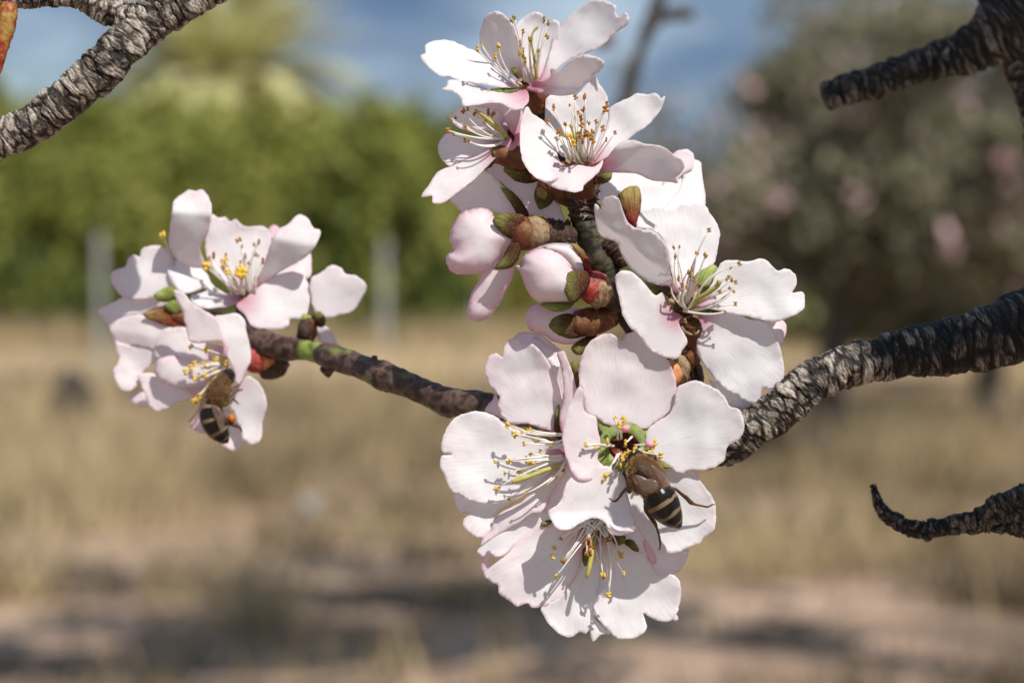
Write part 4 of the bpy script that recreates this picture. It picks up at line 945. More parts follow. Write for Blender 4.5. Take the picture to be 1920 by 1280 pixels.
# ---- left truss, farther away
ZL = -480
rM, oM = flower('blossom on top of the left cluster, its stamens standing upright', (1150, 870), ZL, (0.0, 0.75), W10, [
    ([(1140, 850), (1010, 760), (920, 660), (870, 560), (860, 440), (880, 300), (915, 248), (960, 275), (1010, 268), (1050, 302), (1090, 283), (1142, 332), (1200, 340), (1280, 334), (1342, 372), (1352, 480), (1332, 600), (1280, 720)], (1150, 850), dict(cup=.42, dz=-12, pink=.26, ds=.25)),
    ([(1200, 850), (1240, 740), (1300, 620), (1345, 480), (1400, 370), (1480, 320), (1562, 248), (1632, 280), (1672, 350), (1722, 368), (1692, 470), (1642, 540), (1560, 602), (1450, 662), (1330, 742), (1260, 800)], (1210, 845), dict(cup=.02, dz=-26, pink=.20, g=(.25, -.62), fold=(1480, 460, .2, -1, -1.1))),
    ([(1090, 930), (1150, 880), (1250, 800), (1330, 740), (1430, 690), (1520, 678), (1600, 708), (1642, 800), (1642, 900), (1622, 1000), (1580, 1032), (1500, 1032), (1482, 1080), (1400, 1112), (1300, 1107), (1208, 1087), (1160, 1010)], (1130, 890), dict(cup=.06, dz=10, pink=.26, g=(-.1, .3), mag=.6)),
    ([(580, 660), (640, 588), (700, 568), (780, 610), (870, 690), (910, 770), (1000, 830), (1130, 870), (1080, 920), (950, 947), (830, 947), (750, 890), (755, 852), (810, 840), (872, 815), (850, 802), (760, 832), (690, 838), (620, 772)], (1130, 870), dict(cup=.15, dz=4, pink=.16, g=(0, .6))),
    ([(1350, 660), (1480, 640), (1560, 600), (1642, 538), (1657, 620), (1642, 720), (1540, 720), (1420, 720)], (1220, 850), dict(cup=.1, dz=-30, pink=.45, mag=0)),
    ([(900, 440), (920, 300), (960, 290), (960, 420), (920, 540), (890, 560)], (1100, 800), dict(cup=.1, dz=2, pink=.7, mag=0)),
    ([(1335, 400), (1345, 345), (1385, 328), (1415, 350), (1380, 440)], (1200, 800), dict(cup=.1, dz=-24, pink=.7, mag=0)),
], group='almond blossoms on the left twig', stam=dict(mat=M_ANTH_B, kind='brown', b=(1170, 850), r=(110, 24), hz=40, fmat=M_FIL, bow=(0, .06, .1), tips=[(925, 560), (895, 580), (1015, 560), (1110, 445), (1135, 495), (1225, 480), (1260, 455), (1245, 560), (1160, 565), (1125, 610), (1000, 640), (1190, 620), (1290, 600)]))
for (x, y, s_) in ((865, 640, 1.5), (880, 640, 1.2), (985, 600, 1.2), (1030, 680, 1.2), (1015, 590, 1.2), (1130, 680, 2.2), (1120, 690, 1.8), (1140, 690, 1.8)):
    tx, ty = 170 + x / 4, 340 + y / 4
    stamen(rM, oM, (455 + rng.uniform(-14, 10), 552, ZL + 8), (tx, ty, ZL + 56), ((tx + 455) / 2, (ty + 552) / 2 + 4, ZL + 40), 'yellow', M_ANTH_Y, asz=s_)
px_tube('calyx', [(455, 566, ZL - 30, 18), (466, 590, ZL - 34, 20), (480, 615, ZL - 34, 22)], M_CALYX, rM, oM, 16, 5, 0.1)

cup('receptacle', 458, 556, ZL - 4, 20, 30, 16, [M_CUP, M_CALYX], rM, oM, g=(0, .75), sq=.5)
rN, oN = flower('pale blossom seen from its back with yellow-green sepals, far left of the left cluster', (620, 900), ZL - 10, (0.0, 0.0), W10, [
    ([(620, 800), (540, 850), (500, 870), (420, 882), (330, 886), (250, 872), (190, 812), (155, 740), (163, 680), (220, 650), (262, 635), (275, 595), (320, 550), (365, 562), (380, 510), (440, 483), (500, 478), (570, 508), (622, 580), (640, 680)], (640, 820), dict(cup=-.12, dz=6, pink=.36, mag=0, g=(.05, .1))),
    ([(600, 920), (560, 935), (450, 962), (380, 1002), (300, 1012), (200, 1062), (140, 1072), (90, 1020), (48, 975), (70, 945), (120, 930), (180, 900), (250, 868), (400, 860), (540, 880)], (630, 900), dict(cup=-.1, dz=-8, pink=.28, mag=0, g=(.05, -.1))),
    ([(138, 1060), (220, 1030), (330, 1000), (400, 1000), (480, 1040), (560, 1082), (640, 1120), (640, 1240), (560, 1330), (430, 1260), (300, 1240), (200, 1260), (165, 1160)], (640, 1080), dict(cup=-.1, dz=-2, pink=.36, mag=0, g=(0, .15), fold=(300, 1120, -.2, .95, -.5))),
    ([(620, 560), (588, 480), (590, 400), (600, 300), (612, 200), (624, 142), (680, 98), (740, 63), (790, 72), (830, 62), (880, 108), (907, 190), (903, 280), (875, 400), (820, 500), (860, 640), (740, 640)], (720, 720), dict(cup=.0, dz=-30, pink=.26, mag=0, g=(.2, -.68), fold=(740, 250, 0.1, -1, -1.3))),
    ([(478, 852), (540, 808), (612, 788), (645, 820), (632, 870), (570, 902), (500, 887)], (680, 900), dict(kind='sepal_light', dz=20, bulge=6)),
    ([(558, 930), (640, 888), (690, 960), (640, 990)], (700, 920), dict(kind='sepal_light', dz=18, bulge=4)),
    ([(395, 1002), (470, 962), (560, 952), (660, 985), (690, 1060), (620, 1085), (520, 1062)], (720, 1000), dict(kind='sepal_red', dz=12, bulge=2)),
], group='almond blossoms on the left twig')
px_tube('calyx', [(322, 592, ZL + 2, 8), (334, 594, ZL - 2, 13), (350, 598, ZL - 8, 16), (380, 602, ZL - 10, 20), (430, 606, ZL - 14, 16)], M_CALYX, rN, oN, 16, 5, 0.1)
tx, ty = 170 + 540 / 4, 340 + 405 / 4
stamen(rN, oN, (330, 520, ZL - 20), (tx, ty, ZL - 10), (318, 470, ZL - 14), 'yellow', M_ANTH_Y, asz=1.5)

rO, oO = flower('lower blossom of the left cluster with a bee hanging on its stamens', (1030, 560), ZL + 24, (0.30, 0.05), W11, [
    ([(1000, 520), (980, 400), (860, 412), (750, 402), (715, 300), (688, 180), (648, 100), (626, 15), (700, 38), (760, 110), (860, 170), (945, 230), (990, 330), (1040, 440)], (1020, 520), dict(cup=.12, dz=44, pink=.32, g=(.05, -.05), mag=.3)),
    ([(1080, 690), (1066, 620), (1036, 540), (988, 430), (958, 300), (938, 210), (1010, 200), (1090, 188), (1152, 230), (1167, 330), (1188, 400), (1202, 540), (1162, 622), (1110, 722)], (1085, 660), dict(cup=.05, dz=34, pink=.10, g=(-.1, .1), mag=.2)),
    ([(1020, 540), (900, 545), (700, 535), (560, 515), (485, 525), (478, 440), (545, 310), (640, 293), (722, 300), (745, 400), (860, 412), (990, 440)], (1030, 530), dict(cup=.12, dz=-6, pink=.18, g=(.22, .05))),
    ([(1000, 600), (910, 690), (800, 742), (680, 753), (580, 722), (508, 680), (477, 620), (498, 540), (580, 512), (700, 516), (810, 550), (920, 590)], (1010, 600), dict(cup=.1, dz=10, pink=.42, g=(.2, .05), bulge=8)),
    ([(960, 660), (760, 830), (660, 852), (600, 892), (500, 922), (448, 892), (400, 780), (357, 650), (470, 640), (540, 690), (680, 745), (820, 740)], (1000, 640), dict(cup=.06, dz=-14, pink=.34, g=(.15, -.05))),
    ([(560, 520), (500, 545), (430, 600), (375, 650), (352, 722), (300, 772), (230, 767), (188, 700), (168, 620), (198, 570), (215, 520), (186, 470), (190, 400), (260, 420), (340, 430), (430, 418), (510, 450)], (900, 560), dict(cup=.06, dz=-24, pink=.28, g=(.12, .05), mag=0)),
    ([(288, 830), (350, 780), (400, 780), (445, 893), (370, 887), (310, 862)], (700, 700), dict(cup=0, dz=-34, pink=.4, mag=0)),
    ([(1070, 740), (1110, 720), (1180, 658), (1242, 690), (1302, 780), (1322, 880), (1292, 1000), (1278, 1130), (1232, 1172), (1150, 1142), (1120, 1060), (1075, 950), (1040, 850)], (1080, 720), dict(cup=.08, dz=12, pink=.14, g=(.02, -.1), mag=.2)),
    ([(940, 1150), (960, 1000), (1010, 900), (1090, 980), (1150, 1130), (1142, 1190), (1062, 1222), (980, 1172)], (1040, 760), dict(cup=.06, dz=-10, pink=.34, g=(0, -.1), mag=0)),
    ([(745, 1030), (800, 940), (880, 960), (900, 1060), (880, 1082), (820, 1087)], (960, 720), dict(cup=.06, dz=-18, pink=.5, mag=0)),
    ([(690, 760), (800, 730), (860, 740), (840, 800), (760, 800)], (960, 680), dict(cup=0, dz=-8, pink=.8, mag=.0)),
], group='almond blossoms on the left twig', stam=dict(mat=M_ANTH_Y, kind='yellow', b=(1050, 560), r=(20, 90), hz=34, zb=14, bow=(0, -.04, .2), asz=1.15, tips=[(757, 440), (865, 470), (935, 530), (1000, 545), (845, 575), (755, 595), (715, 628), (790, 678), (865, 658), (940, 625), (785, 568), (860, 580), (880, 460), (1010, 560)]))
for (x, y) in ((795, 835), (820, 805), (775, 845)):
    tx, ty = 170 + x / 4, 540 + y / 4
    stamen(rO, oO, (420, 690, ZL + 36), (tx, ty, ZL + 62), ((tx + 420) / 2, (ty + 690) / 2, ZL + 60), 'yellow', M_ANTH_Y, asz=1.3)
px_tube('calyx', [(462, 672, ZL + 22, 22), (472, 672, ZL + 18, 27), (480, 672, ZL + 14, 27), (486, 671, ZL + 10, 25)], M_CALYX_R, rO, oO, 20, 5, 0.08)
px_tube('bud_scale', [(480, 671, ZL + 14, 24), (490, 669, ZL + 10, 27), (500, 666, ZL + 6, 25), (510, 662, ZL, 20)], M_ORANGE, rO, oO, 20, 5, 0.1)
px_tube('bud_scale', [(486, 695, ZL - 2, 14), (500, 690, ZL - 4, 24), (516, 680, ZL - 8, 28), (530, 668, ZL - 10, 22)], M_SCALE_D, rO, oO, 20, 5, 0.15)

rQ, oQ = flower('half-open blossom alone on the right side of the left cluster', (590, 590), ZL + 10, (0.1, -0.05), S0, [
    ([(583, 522), (600, 512), (622, 497), (641, 503), (648, 514), (668, 517), (688, 536), (680, 558), (662, 584), (640, 590), (612, 597), (592, 588), (583, 562)], (588, 602), dict(cup=-.05, dz=0, pink=.24, mag=0, wv=12, R=110, fold=(630, 530, .9, .3, -.7))),
    ([(592, 617), (608, 610), (622, 622), (634, 648), (640, 664), (616, 652), (600, 640)], (588, 602), dict(cup=0, dz=-14, pink=.3, mag=0)),
    ([(586, 590), (600, 584), (610, 596), (608, 610), (596, 612)], (588, 610), dict(kind='sepal', dz=10, bulge=3)),
    ([(560, 596), (572, 588), (584, 596), (586, 612), (570, 610)], (575, 625), dict(kind='sepal_light', dz=8, bulge=3)),
], group='almond blossoms on the left twig', k=1.0)
px_tube('calyx', [(586, 598, ZL + 12, 10), (580, 612, ZL + 10, 16), (574, 630, ZL + 6, 18), (572, 645, ZL + 20, 14)], M_CALYX, rQ, oQ, 16, 5, 0.25, 6.0)
px_tube('bud_scale', [(575, 600, ZL + 26, 8), (572, 616, ZL + 26, 14), (570, 632, ZL + 26, 12)], M_SCALE_D, rQ, oQ, 14, 5, 0.3, 4.0)

# ------------------------------------------------------------------ bees
def bee_material():
    m, nt, out = new_mat('bee_body')
    b = attr(nt, 'band').outputs['Fac']
    r = ramp(nt, [(0.0, (0.010, 0.008, 0.006)), (0.30, (0.012, 0.009, 0.007)), (0.42, (0.16, 0.11, 0.06)), (0.60, (0.21, 0.15, 0.085)), (0.72, (0.06, 0.03, 0.012)), (1.0, (0.08, 0.04, 0.016))])
    nt.links.new(b, r.inputs[0])
    oc = objcoord(nt, 2600.0)
    no = N(nt, 'ShaderNodeTexNoise', Scale=1.0, Detail=3.0); nt.links.new(oc, no.inputs['Vector'])
    rg = ramp(nt, [(0.0, (0.22, 0.22, 0.22)), (0.35, (0.28, 0.28, 0.28)), (0.45, (0.7, 0.7, 0.7))])
    nt.links.new(b, rg.inputs[0])
    p = N(nt, 'ShaderNodeBsdfPrincipled')
    p.inputs['Specular IOR Level'].default_value = .28
    bp = nt.nodes.new('ShaderNodeBump'); bp.inputs['Strength'].default_value = .4; bp.inputs['Distance'].default_value = .0001
    nt.links.new(no.outputs[0], bp.inputs['Height'])
    nt.links.new(bp.outputs[0], p.inputs['Normal'])
    c = mixc(nt, .35, r.outputs[0], no.outputs[0], 'OVERLAY')
    nt.links.new(c, p.inputs['Base Color']); nt.links.new(rg.outputs[0], p.inputs['Roughness'])
    nt.links.new(p.outputs[0], out.inputs[0])
    return m
M_BEE = bee_material()
M_FUR = simple_mat('bee_fur', [(.30, (.14, .07, .022)), (.5, (.38, .21, .07)), (.72, (.66, .44, .20))], 520, .8, .25)
M_LEG = simple_mat('bee_leg', [(.3, (.035, .018, .008)), (.7, (.15, .07, .025))], 900, .35, 0)
M_POLLEN = simple_mat('pollen', [(.3, (.35, .09, .01)), (.7, (.6, .2, .03))], 1500, .8, .1, .8)
def wing_material():
    m, nt, out = new_mat('bee_wing')
    oc = objcoord(nt, 700.0)
    no = N(nt, 'ShaderNodeTexNoise', Scale=1.0, Detail=3.0); nt.links.new(oc, no.inputs['Vector'])
    p = N(nt, 'ShaderNodeBsdfPrincipled', Roughness=0.22)
    p.inputs['Base Color'].default_value = (.22, .15, .12, 1)
    tb = N(nt, 'ShaderNodeBsdfTransparent')
    tb.inputs[0].default_value = (.86, .78, .72, 1)
    mx = nt.nodes.new('ShaderNodeMixShader')
    r = ramp(nt, [(0.3, (.30, .30, .30)), (0.7, (.52, .52, .52))]); nt.links.new(no.outputs[0], r.inputs[0])
    nt.links.new(r.outputs[0], mx.inputs[0])
    nt.links.new(tb.outputs[0], mx.inputs[1]); nt.links.new(p.outputs[0], mx.inputs[2])
    nt.links.new(mx.outputs[0], out.inputs[0])
    return m
M_WING = wing_material()

def bee(label, win, k, z, head, thorax, abdomen, wings, legs, bands, furn=6500, pollen=None, group='bees feeding on the blossoms'):
    """head / thorax / abdomen: (x, y, dz, r) stations along the body, front to back"""
    st = []
    for part, lst in ((0, head), (1, thorax), (2, abdomen)):
        for i, (x, y, dz, r) in enumerate(lst):
            st.append((win[0] + x / k, win[1] + y / k, z + dz, r / k, part))
    org = P(st[len(st) // 2][0], st[len(st) // 2][1], z)
    root = thing('honey_bee', label, 'bee', org, group)
    sp = spline([q for q in st], 8)
    path = [(P(q[0], q[1], q[2]), max(.4, q[3]) * PXM * (1 - q[2] * PXM / .5)) for q in sp]
    V, Fc, ring = tube_geo(path, 28, True)
    n = len(path)
    # where along the abdomen each ring is
    i0 = (len(head) + len(thorax) - 1) * 8
    band = []
    for j, i in enumerate(ring):
        part = sp[min(i, n - 1)][4]
        if part < .5: v = .05 if part < .25 else .7
        elif part < 1.5: v = .85
        else:
            t = (i - i0) / max(1, (n - 1 - i0))
            v = .02
            wob = .012 * noise.noise(Vector((j % 28 / 3.0, i * .1, 3)))
            for (a, b) in bands:
                if a < t + wob < b: v = .5
        band.append(v)
    body = mesh_obj('body', [tuple(v) for v in V], Fc, M_BEE, root, org, attrs={'band': band})
    # coat of hair on the thorax and the first segment
    HV, HF = [], []
    cand = [j for j, i in enumerate(ring) if .12 < sp[min(i, n - 1)][4] < 1.95]
    for _ in range(furn):
        j = rng.choice(cand); i = min(ring[j], n - 1)
        c = path[i][0]; p0 = V[j]
        nn = (p0 - c).normalized()
        j2 = rng.choice(cand)
        p0 = p0 + (V[min(len(V) - 1, j + 1)] - p0) * rng.random() * .9
        d = (nn + Vector((rng.uniform(-1, 1), rng.uniform(-1, 1), rng.uniform(-1, 1))) * .55).normalized()
        ln = rng.uniform(3.5, 8.5) * PXM
        s = d.cross(Vector((rng.uniform(-1, 1), rng.uniform(-1, 1), rng.uniform(-1, 1)))).normalized() * .35 * PXM
        b0 = len(HV)
        HV += [tuple(p0 - s), tuple(p0 + s), tuple(p0 + d * ln)]
        HF.append((b0, b0 + 1, b0 + 2))
    f = mesh_obj('fur', HV, HF, M_FUR, root, org, smooth=False)
    f['kind'] = 'stuff'
    for w, base, o in wings:
        ol = tr(win, w, k); b = (win[0] + base[0] / k, win[1] + base[1] / k)
        o = dict(o); o.setdefault('wv', 1.5); o.setdefault('cup', 0); o.setdefault('rag', 0.1); o.setdefault('mag', 0); o['h'] = 3.5
        petal_obj(root, org, ol, b, z, b, o.pop('g', (0, 0)), o, name='wing', mat=M_WING, thick=.25)
    for lg in legs:
        px_tube('leg', [(win[0] + x / k, win[1] + y / k, z + dz, r / k) for x, y, dz, r in lg], M_LEG, root, org, 8, 5, .15, 3.0)
    for (x, y, dz, r) in (pollen or []):
        px_tube('pollen_ball', [(win[0] + (x - r) / k, win[1] + y / k, z + dz, r * .4 / k), (win[0] + (x - r * .3) / k, win[1] + y / k, z + dz, r / k), (win[0] + (x + r * .4) / k, win[1] + y / k, z + dz, r / k), (win[0] + (x + r) / k, win[1] + y / k, z + dz, r * .4 / k)], M_POLLEN, root, org, 14, 4, .15, 4)
    return root, org
BW = (1100, 820)
rB1, oB1 = bee('honey bee with striped abdomen feeding head down in the throat of the frontal blossom', BW, 6.4, 112,
    [(560, 170, -30, 40), (575, 215, -24, 95), (600, 265, -12, 105), (620, 300, -6, 80)],
    [(630, 320, 0, 120), (660, 380, 8, 178), (700, 450, 12, 204), (745, 520, 10, 206), (780, 580, 6, 165), (800, 610, 0, 120)],
    [(815, 635, -2, 160), (850, 690, 0, 196), (900, 770, 0, 203), (955, 855, -2, 190), (1015, 940, -6, 150), (1072, 1015, -12, 96), (1112, 1066, -16, 40), (1125, 1082, -18, 6)],
    [([(575, 450), (640, 455), (720, 490), (800, 500), (855, 530), (862, 590), (830, 645), (770, 672), (690, 668), (640, 610), (600, 530)], (590, 455), dict(dz=62, g=(0, 0), bulge=1.5)),
     ([(770, 320), (850, 370), (930, 430), (990, 500), (1000, 560), (960, 612), (900, 605), (860, 520), (800, 420)], (775, 330), dict(dz=60, bulge=1.5)),
     ([(560, 470), (620, 560), (690, 640), (740, 690), (690, 700), (620, 640), (570, 540)], (565, 470), dict(dz=50))],
    [[(640, 660, -10, 20), (590, 610, 0, 26), (520, 590, 6, 26), (470, 620, 0, 24), (425, 665, -8, 20), (390, 720, -14, 15), (340, 762, -18, 14), (305, 755, -20, 10), (285, 733, -20, 10), (262, 732, -22, 5)],
     [(960, 620, -10, 16), (1050, 610, -6, 18), (1130, 670, -12, 20), (1200, 725, -20, 26), (1250, 775, -26, 28), (1300, 800, -30, 16), (1380, 818, -36, 13), (1460, 828, -40, 12), (1500, 808, -40, 10), (1535, 800, -42, 7)],
     [(760, 740, -14, 16), (705, 800, -10, 22), (710, 870, -14, 24), (760, 950, -22, 24), (820, 1030, -28, 26), (840, 1080, -32, 16), (865, 1160, -40, 14), (880, 1240, -44, 13), (882, 1300, -46, 10), (868, 1350, -48, 7)],
     [(780, 260, -16, 16), (800, 215, -18, 20), (825, 235, -20, 20), (840, 290, -26, 14), (870, 320, -32, 9)]],
    [(.175, .222), (.355, .408), (.535, .59), (.70, .74)])
px_tube('thorax_plate', [(1200, 874, 155, 3), (1203, 880, 160, 7), (1208, 887, 161, 8), (1214, 896, 158, 4)], M_SCALE_D, rB1, oB1, 12, 4)
rB2, oB2 = bee('honey bee with orange pollen on its leg hanging from the left cluster', W11, 4.0, ZL + 72,
    [(1052, 612, -18, 20), (1042, 638, -14, 50), (1024, 668, -6, 60), (1006, 694, 2, 62)],
    [(992, 705, 6, 62), (975, 738, 8, 80), (955, 785, 10, 88), (930, 832, 8, 80), (912, 858, 6, 60)],
    [(905, 868, 4, 78), (905, 920, 6, 90), (915, 980, 6, 96), (945, 1045, 4, 90), (985, 1105, 0, 66), (1012, 1140, -3, 38), (1028, 1158, -5, 10)],
    [([(850, 820), (820, 880), (780, 940), (735, 1000), (745, 1010), (800, 960), (850, 890), (880, 830)], (870, 810), dict(dz=24)),
     ([(905, 870), (960, 900), (1000, 960), (1005, 1020), (985, 1085), (970, 1070), (940, 990), (910, 920)], (905, 870), dict(dz=34, g=(.2, 0)))],
    [[(960, 860, 10, 10), (1020, 840, 14, 11), (1050, 800, 10, 10), (1100, 770, 0, 9), (1140, 760, -10, 5)],
     [(960, 870, 10, 10), (1010, 880, 16, 11), (1060, 830, 10, 9), (1110, 870, -4, 5)],
     [(950, 900, 10, 12), (990, 950, 14, 14), (1020, 1000, 12, 18), (1080, 1025, 6, 18), (1120, 1045, 0, 10), (1133, 1078, -4, 5)]],
    [(.20, .255), (.40, .455), (.60, .65), (.78, .81)], furn=3200, pollen=[(1055, 975, 14, 30)])

# ------------------------------------------------------------------ background: field, trees, palm, posts
def ground_material():
    m, nt, out = new_mat('dry_ground')
    tc = nt.nodes.new('ShaderNodeTexCoord')
    n1 = N(nt, 'ShaderNodeTexNoise', Scale=0.8, Detail=5.0, Roughness=0.6); nt.links.new(tc.outputs['Object'], n1.inputs['Vector'])
    n2 = N(nt, 'ShaderNodeTexNoise', Scale=2.6, Detail=6.0, Roughness=0.65); nt.links.new(tc.outputs['Object'], n2.inputs['Vector'])
    r = ramp(nt, [(0.34, (0.16, 0.12, 0.09)), (0.46, (0.31, 0.22, 0.16)), (0.56, (0.50, 0.355, 0.265)), (0.70, (0.36, 0.28, 0.17))])
    nt.links.new(n1.outputs[0], r.inputs[0])
    r2 = ramp(nt, [(0.30, (0.50, 0.48, 0.46)), (0.62, (1.12, 1.10, 1.08))]); nt.links.new(n2.outputs[0], r2.inputs[0])
    c = mixc(nt, 1.0, r.outputs[0], r2.outputs[0], 'MULTIPLY')
    b = nt.nodes.new('ShaderNodeBump'); b.inputs['Strength'].default_value = 1.0; b.inputs['Distance'].default_value = 0.12
    nt.links.new(n2.outputs[0], b.inputs['Height'])
    leafy(nt, out, c, rough=0.95, spec=0.05, trans=0.0, bump=b.outputs[0])
    return m
M_GROUND = ground_material()
# the ground: one sheet, fine near the viewer, out to the horizon
ys = [-40, -10, 0, 3] + [6 + i * 0.5 for i in range(80)] + [48, 55, 65, 80, 120, 200, 400, 900, 1800]
xs = [-900, -300, -100, -50, -30] + [-20 + i * 0.5 for i in range(81)] + [30, 50, 100, 300, 900]
GV = [(x, y, 0.09 * noise.noise(Vector((x * .5, y * .5, 0))) if 4 < y < 60 and abs(x) < 25 else 0.0) for y in ys for x in xs]
nx = len(xs)
GF = [(j * nx + i, j * nx + i + 1, (j + 1) * nx + i + 1, (j + 1) * nx + i) for j in range(len(ys) - 1) for i in range(nx - 1)]
gr = mesh_obj('ground', GV, GF, M_GROUND)
gr['kind'] = 'structure'
gr['label'] = 'dry reddish field with sparse straw'
# reddish track across the field
M_TRACK = simple_mat('red_earth', [(0.3, (0.34, 0.245, 0.155)), (0.7, (0.46, 0.335, 0.215))], 1.2, .95, 0, .6, .05, .05)
TV, TF = [], []
for i in range(41):
    x = -14 + i * 0.6
    w0 = 31 + 1.6 * math.sin(x * .8) + .12 * x + .9 * math.sin(x * 2.1); w1 = 40 + 2.2 * math.sin(x * .7 + 2) + .25 * x + 1.2 * math.sin(x * 1.7)
    for t in range(8):
        y = w0 + (w1 - w0) * t / 7
        TV.append((x, y, 0.10 + 0.08 * noise.noise(Vector((x * .5, y * .5, 0)))))
for i in range(40):
    for t in range(7):
        a = i * 8 + t
        TF.append((a, a + 8, a + 9, a + 1))
pt = mesh_obj('dirt_path', TV, TF, M_TRACK)
pt['kind'] = 'structure'

def leaf_mat(name, cols, trans=.3):
    m, nt, out = new_mat(name)
    a = attr(nt, 'tone').outputs['Fac']
    r = ramp(nt, [(i / (len(cols) - 1), c) for i, c in enumerate(cols)])
    nt.links.new(a, r.inputs[0])
    leafy(nt, out, r.outputs[0], trans=trans, rough=.6, spec=.2)
    return m
M_GREEN = leaf_mat('foliage_green', [(0.045, 0.062, 0.016), (0.19, 0.22, 0.042), (0.34, 0.345, 0.074), (0.50, 0.46, 0.17)])
M_DULL = leaf_mat('foliage_dull', [(0.10, 0.105, 0.05), (0.20, 0.20, 0.09), (0.27, 0.26, 0.13), (0.34, 0.31, 0.18)])
M_BLOS = leaf_mat('far_blossom', [(0.12, 0.115, 0.07), (0.22, 0.21, 0.125), (0.33, 0.30, 0.20), (0.80, 0.56, 0.58)])
M_STRAW = leaf_mat('straw', [(0.06, 0.05, 0.032), (0.19, 0.145, 0.085), (0.40, 0.30, 0.165), (0.60, 0.475, 0.275)])
M_PALM = leaf_mat('palm_leaf', [(0.34, 0.33, 0.13), (0.54, 0.52, 0.24), (0.70, 0.66, 0.36), (0.80, 0.75, 0.48)], .4)
M_TRUNK = simple_mat('tree_bark', [(.3, (.05, .04, .03)), (.7, (.13, .11, .085))], 9, .9, 0, .8, .02)

def leaves(name, clumps, n, size, mat, parent, org, seed, up=.3, tonefn=None, elong=1.7):
    """leaf-sized faces gathered in clumps: clumps = [(center, (rx, ry, rz), weight, tone)]"""
    r = np.random.default_rng(seed)
    w = np.array([c[2] for c in clumps]); w = w / w.sum()
    idx = r.choice(len(clumps), n, p=w)
    cen = np.array([c[0] for c in clumps])[idx]; rad = np.array([c[1] for c in clumps])[idx]; tone = np.array([c[3] for c in clumps])[idx]
    d = r.normal(size=(n, 3)); d /= np.linalg.norm(d, axis=1)[:, None]
    pos = cen + d * rad * (r.random((n, 1)) ** .45)
    a = r.normal(size=(n, 3)); a[:, 2] += up; a /= np.linalg.norm(a, axis=1)[:, None]
    b = np.cross(a, r.normal(size=(n, 3))); b /= np.linalg.norm(b, axis=1)[:, None]
    s = size * r.uniform(.6, 1.4, (n, 1))
    quad = np.stack([pos - a * s * elong * .5, pos + b * s * .5, pos + a * s * elong * .5, pos - b * s * .5], axis=1).reshape(-1, 3)
    faces = np.arange(n * 4).reshape(-1, 4)
    tn = np.clip(tone + r.normal(0, .16, n), 0, 1)
    if tonefn is not None: tn = tonefn(pos, tn, r)
    o = mesh_obj(name, quad, faces.tolist(), mat, parent, org, smooth=False, attrs={'tone': np.repeat(tn, 4)})
    return o
def limb(name, pts, parent, org, mat=None, nside=9):
    path = [(Vector(q[:3]), q[3]) for q in spline(pts, 4)]
    V, Fc, _ = tube_geo(path, nside)
    return mesh_obj(name, [tuple(v) for v in V], Fc, mat or M_TRUNK, parent, org)

def bush_tree(label, x, dist, h, rx, seed, mat, group, n=5200, size=.13, upright=True, cat='tree', base=.25, tone=.45):
    org = Vector((x, dist, 0))
    t = thing('evergreen_tree', label, cat, org, group)
    r = random.Random(seed)
    limb('trunk', [(x, dist, -.1, .14), (x + r.uniform(-.1, .1), dist, h * .3, .11), (x + r.uniform(-.2, .2), dist, h * .7, .05), (x, dist, h * .85, .02)], t, org)
    cl = []
    for i in range(46):
        z = h * (base + (1 - base) * r.random() ** .8)
        f = max(.18, math.sin(min(1, (z / h)) * math.pi * .92 + .12)) if not upright else max(.15, (1 - (z / h) ** 3))
        a = r.uniform(0, 6.283)
        rr = rx * f * r.uniform(.3, 1.0)
        s = rx * r.uniform(.22, .42)
        cl.append(((x + rr * math.cos(a), dist + rr * math.sin(a), z), (s, s, s * (2.0 if upright else 1.0)), s ** 2, min(1, max(0, tone + r.uniform(-.32, .32)))))
    leaves('crown', cl, n, size, mat, t, org, seed)
    return t

HEDGE = 'evergreen trees along the far edge of the field'
for i, (px, dist, top, w, lab, tn) in enumerate([
    (-1150, 50, 240, 260, 'fifth evergreen tree of the row beyond the left edge of the view', .45),
    (-900, 51, 255, 260, 'fourth evergreen tree of the row beyond the left edge of the view', .50),
    (-660, 50, 230, 270, 'third evergreen tree of the row beyond the left edge of the view', .42),
    (-430, 51, 250, 260, 'second evergreen tree of the row beyond the left edge of the view', .48),
    (-230, 50, 240, 250, 'first evergreen tree of the row beyond the left edge of the view', .44),
    (-60, 49, 225, 260, 'evergreen tree at the far left edge, cut by the frame, below the forked branch', .40),
    (70, 51, 262, 200, 'evergreen tree above the low dark shrub at the far left', .44),
    (175, 50, 245, 220, 'evergreen tree behind the far left fence post', .42),
    (285, 53, 262, 250, 'evergreen tree behind the left cluster, left of the palm', .56),
    (400, 51, 270, 220, 'yellow-green evergreen tree straight below the palm crown', .62),
    (500, 52, 268, 230, 'yellow-green evergreen tree, right of the palm crown', .62),
    (600, 52, 255, 220, 'yellow-green evergreen tree above the bud-scarred twig', .58),
    (700, 50, 250, 210, 'evergreen tree behind the second fence post', .50),
    (790, 51, 262, 200, 'evergreen tree behind the drooping pink petal', .50),
    (880, 53, 275, 210, 'evergreen tree behind the turned-away pink blossom', .50),
    (985, 54, 300, 220, 'evergreen tree hidden partly by the spur of blossoms', .45),
    (1090, 55, 330, 220, 'evergreen tree hidden behind the central truss', .45)]):
    bush_tree(lab, ground_x(px, dist), dist, height_at(top + 22, dist), w / FPX * dist * .80, 100 + i, M_GREEN, HEDGE, n=8000, size=.16, base=.02, tone=tn)
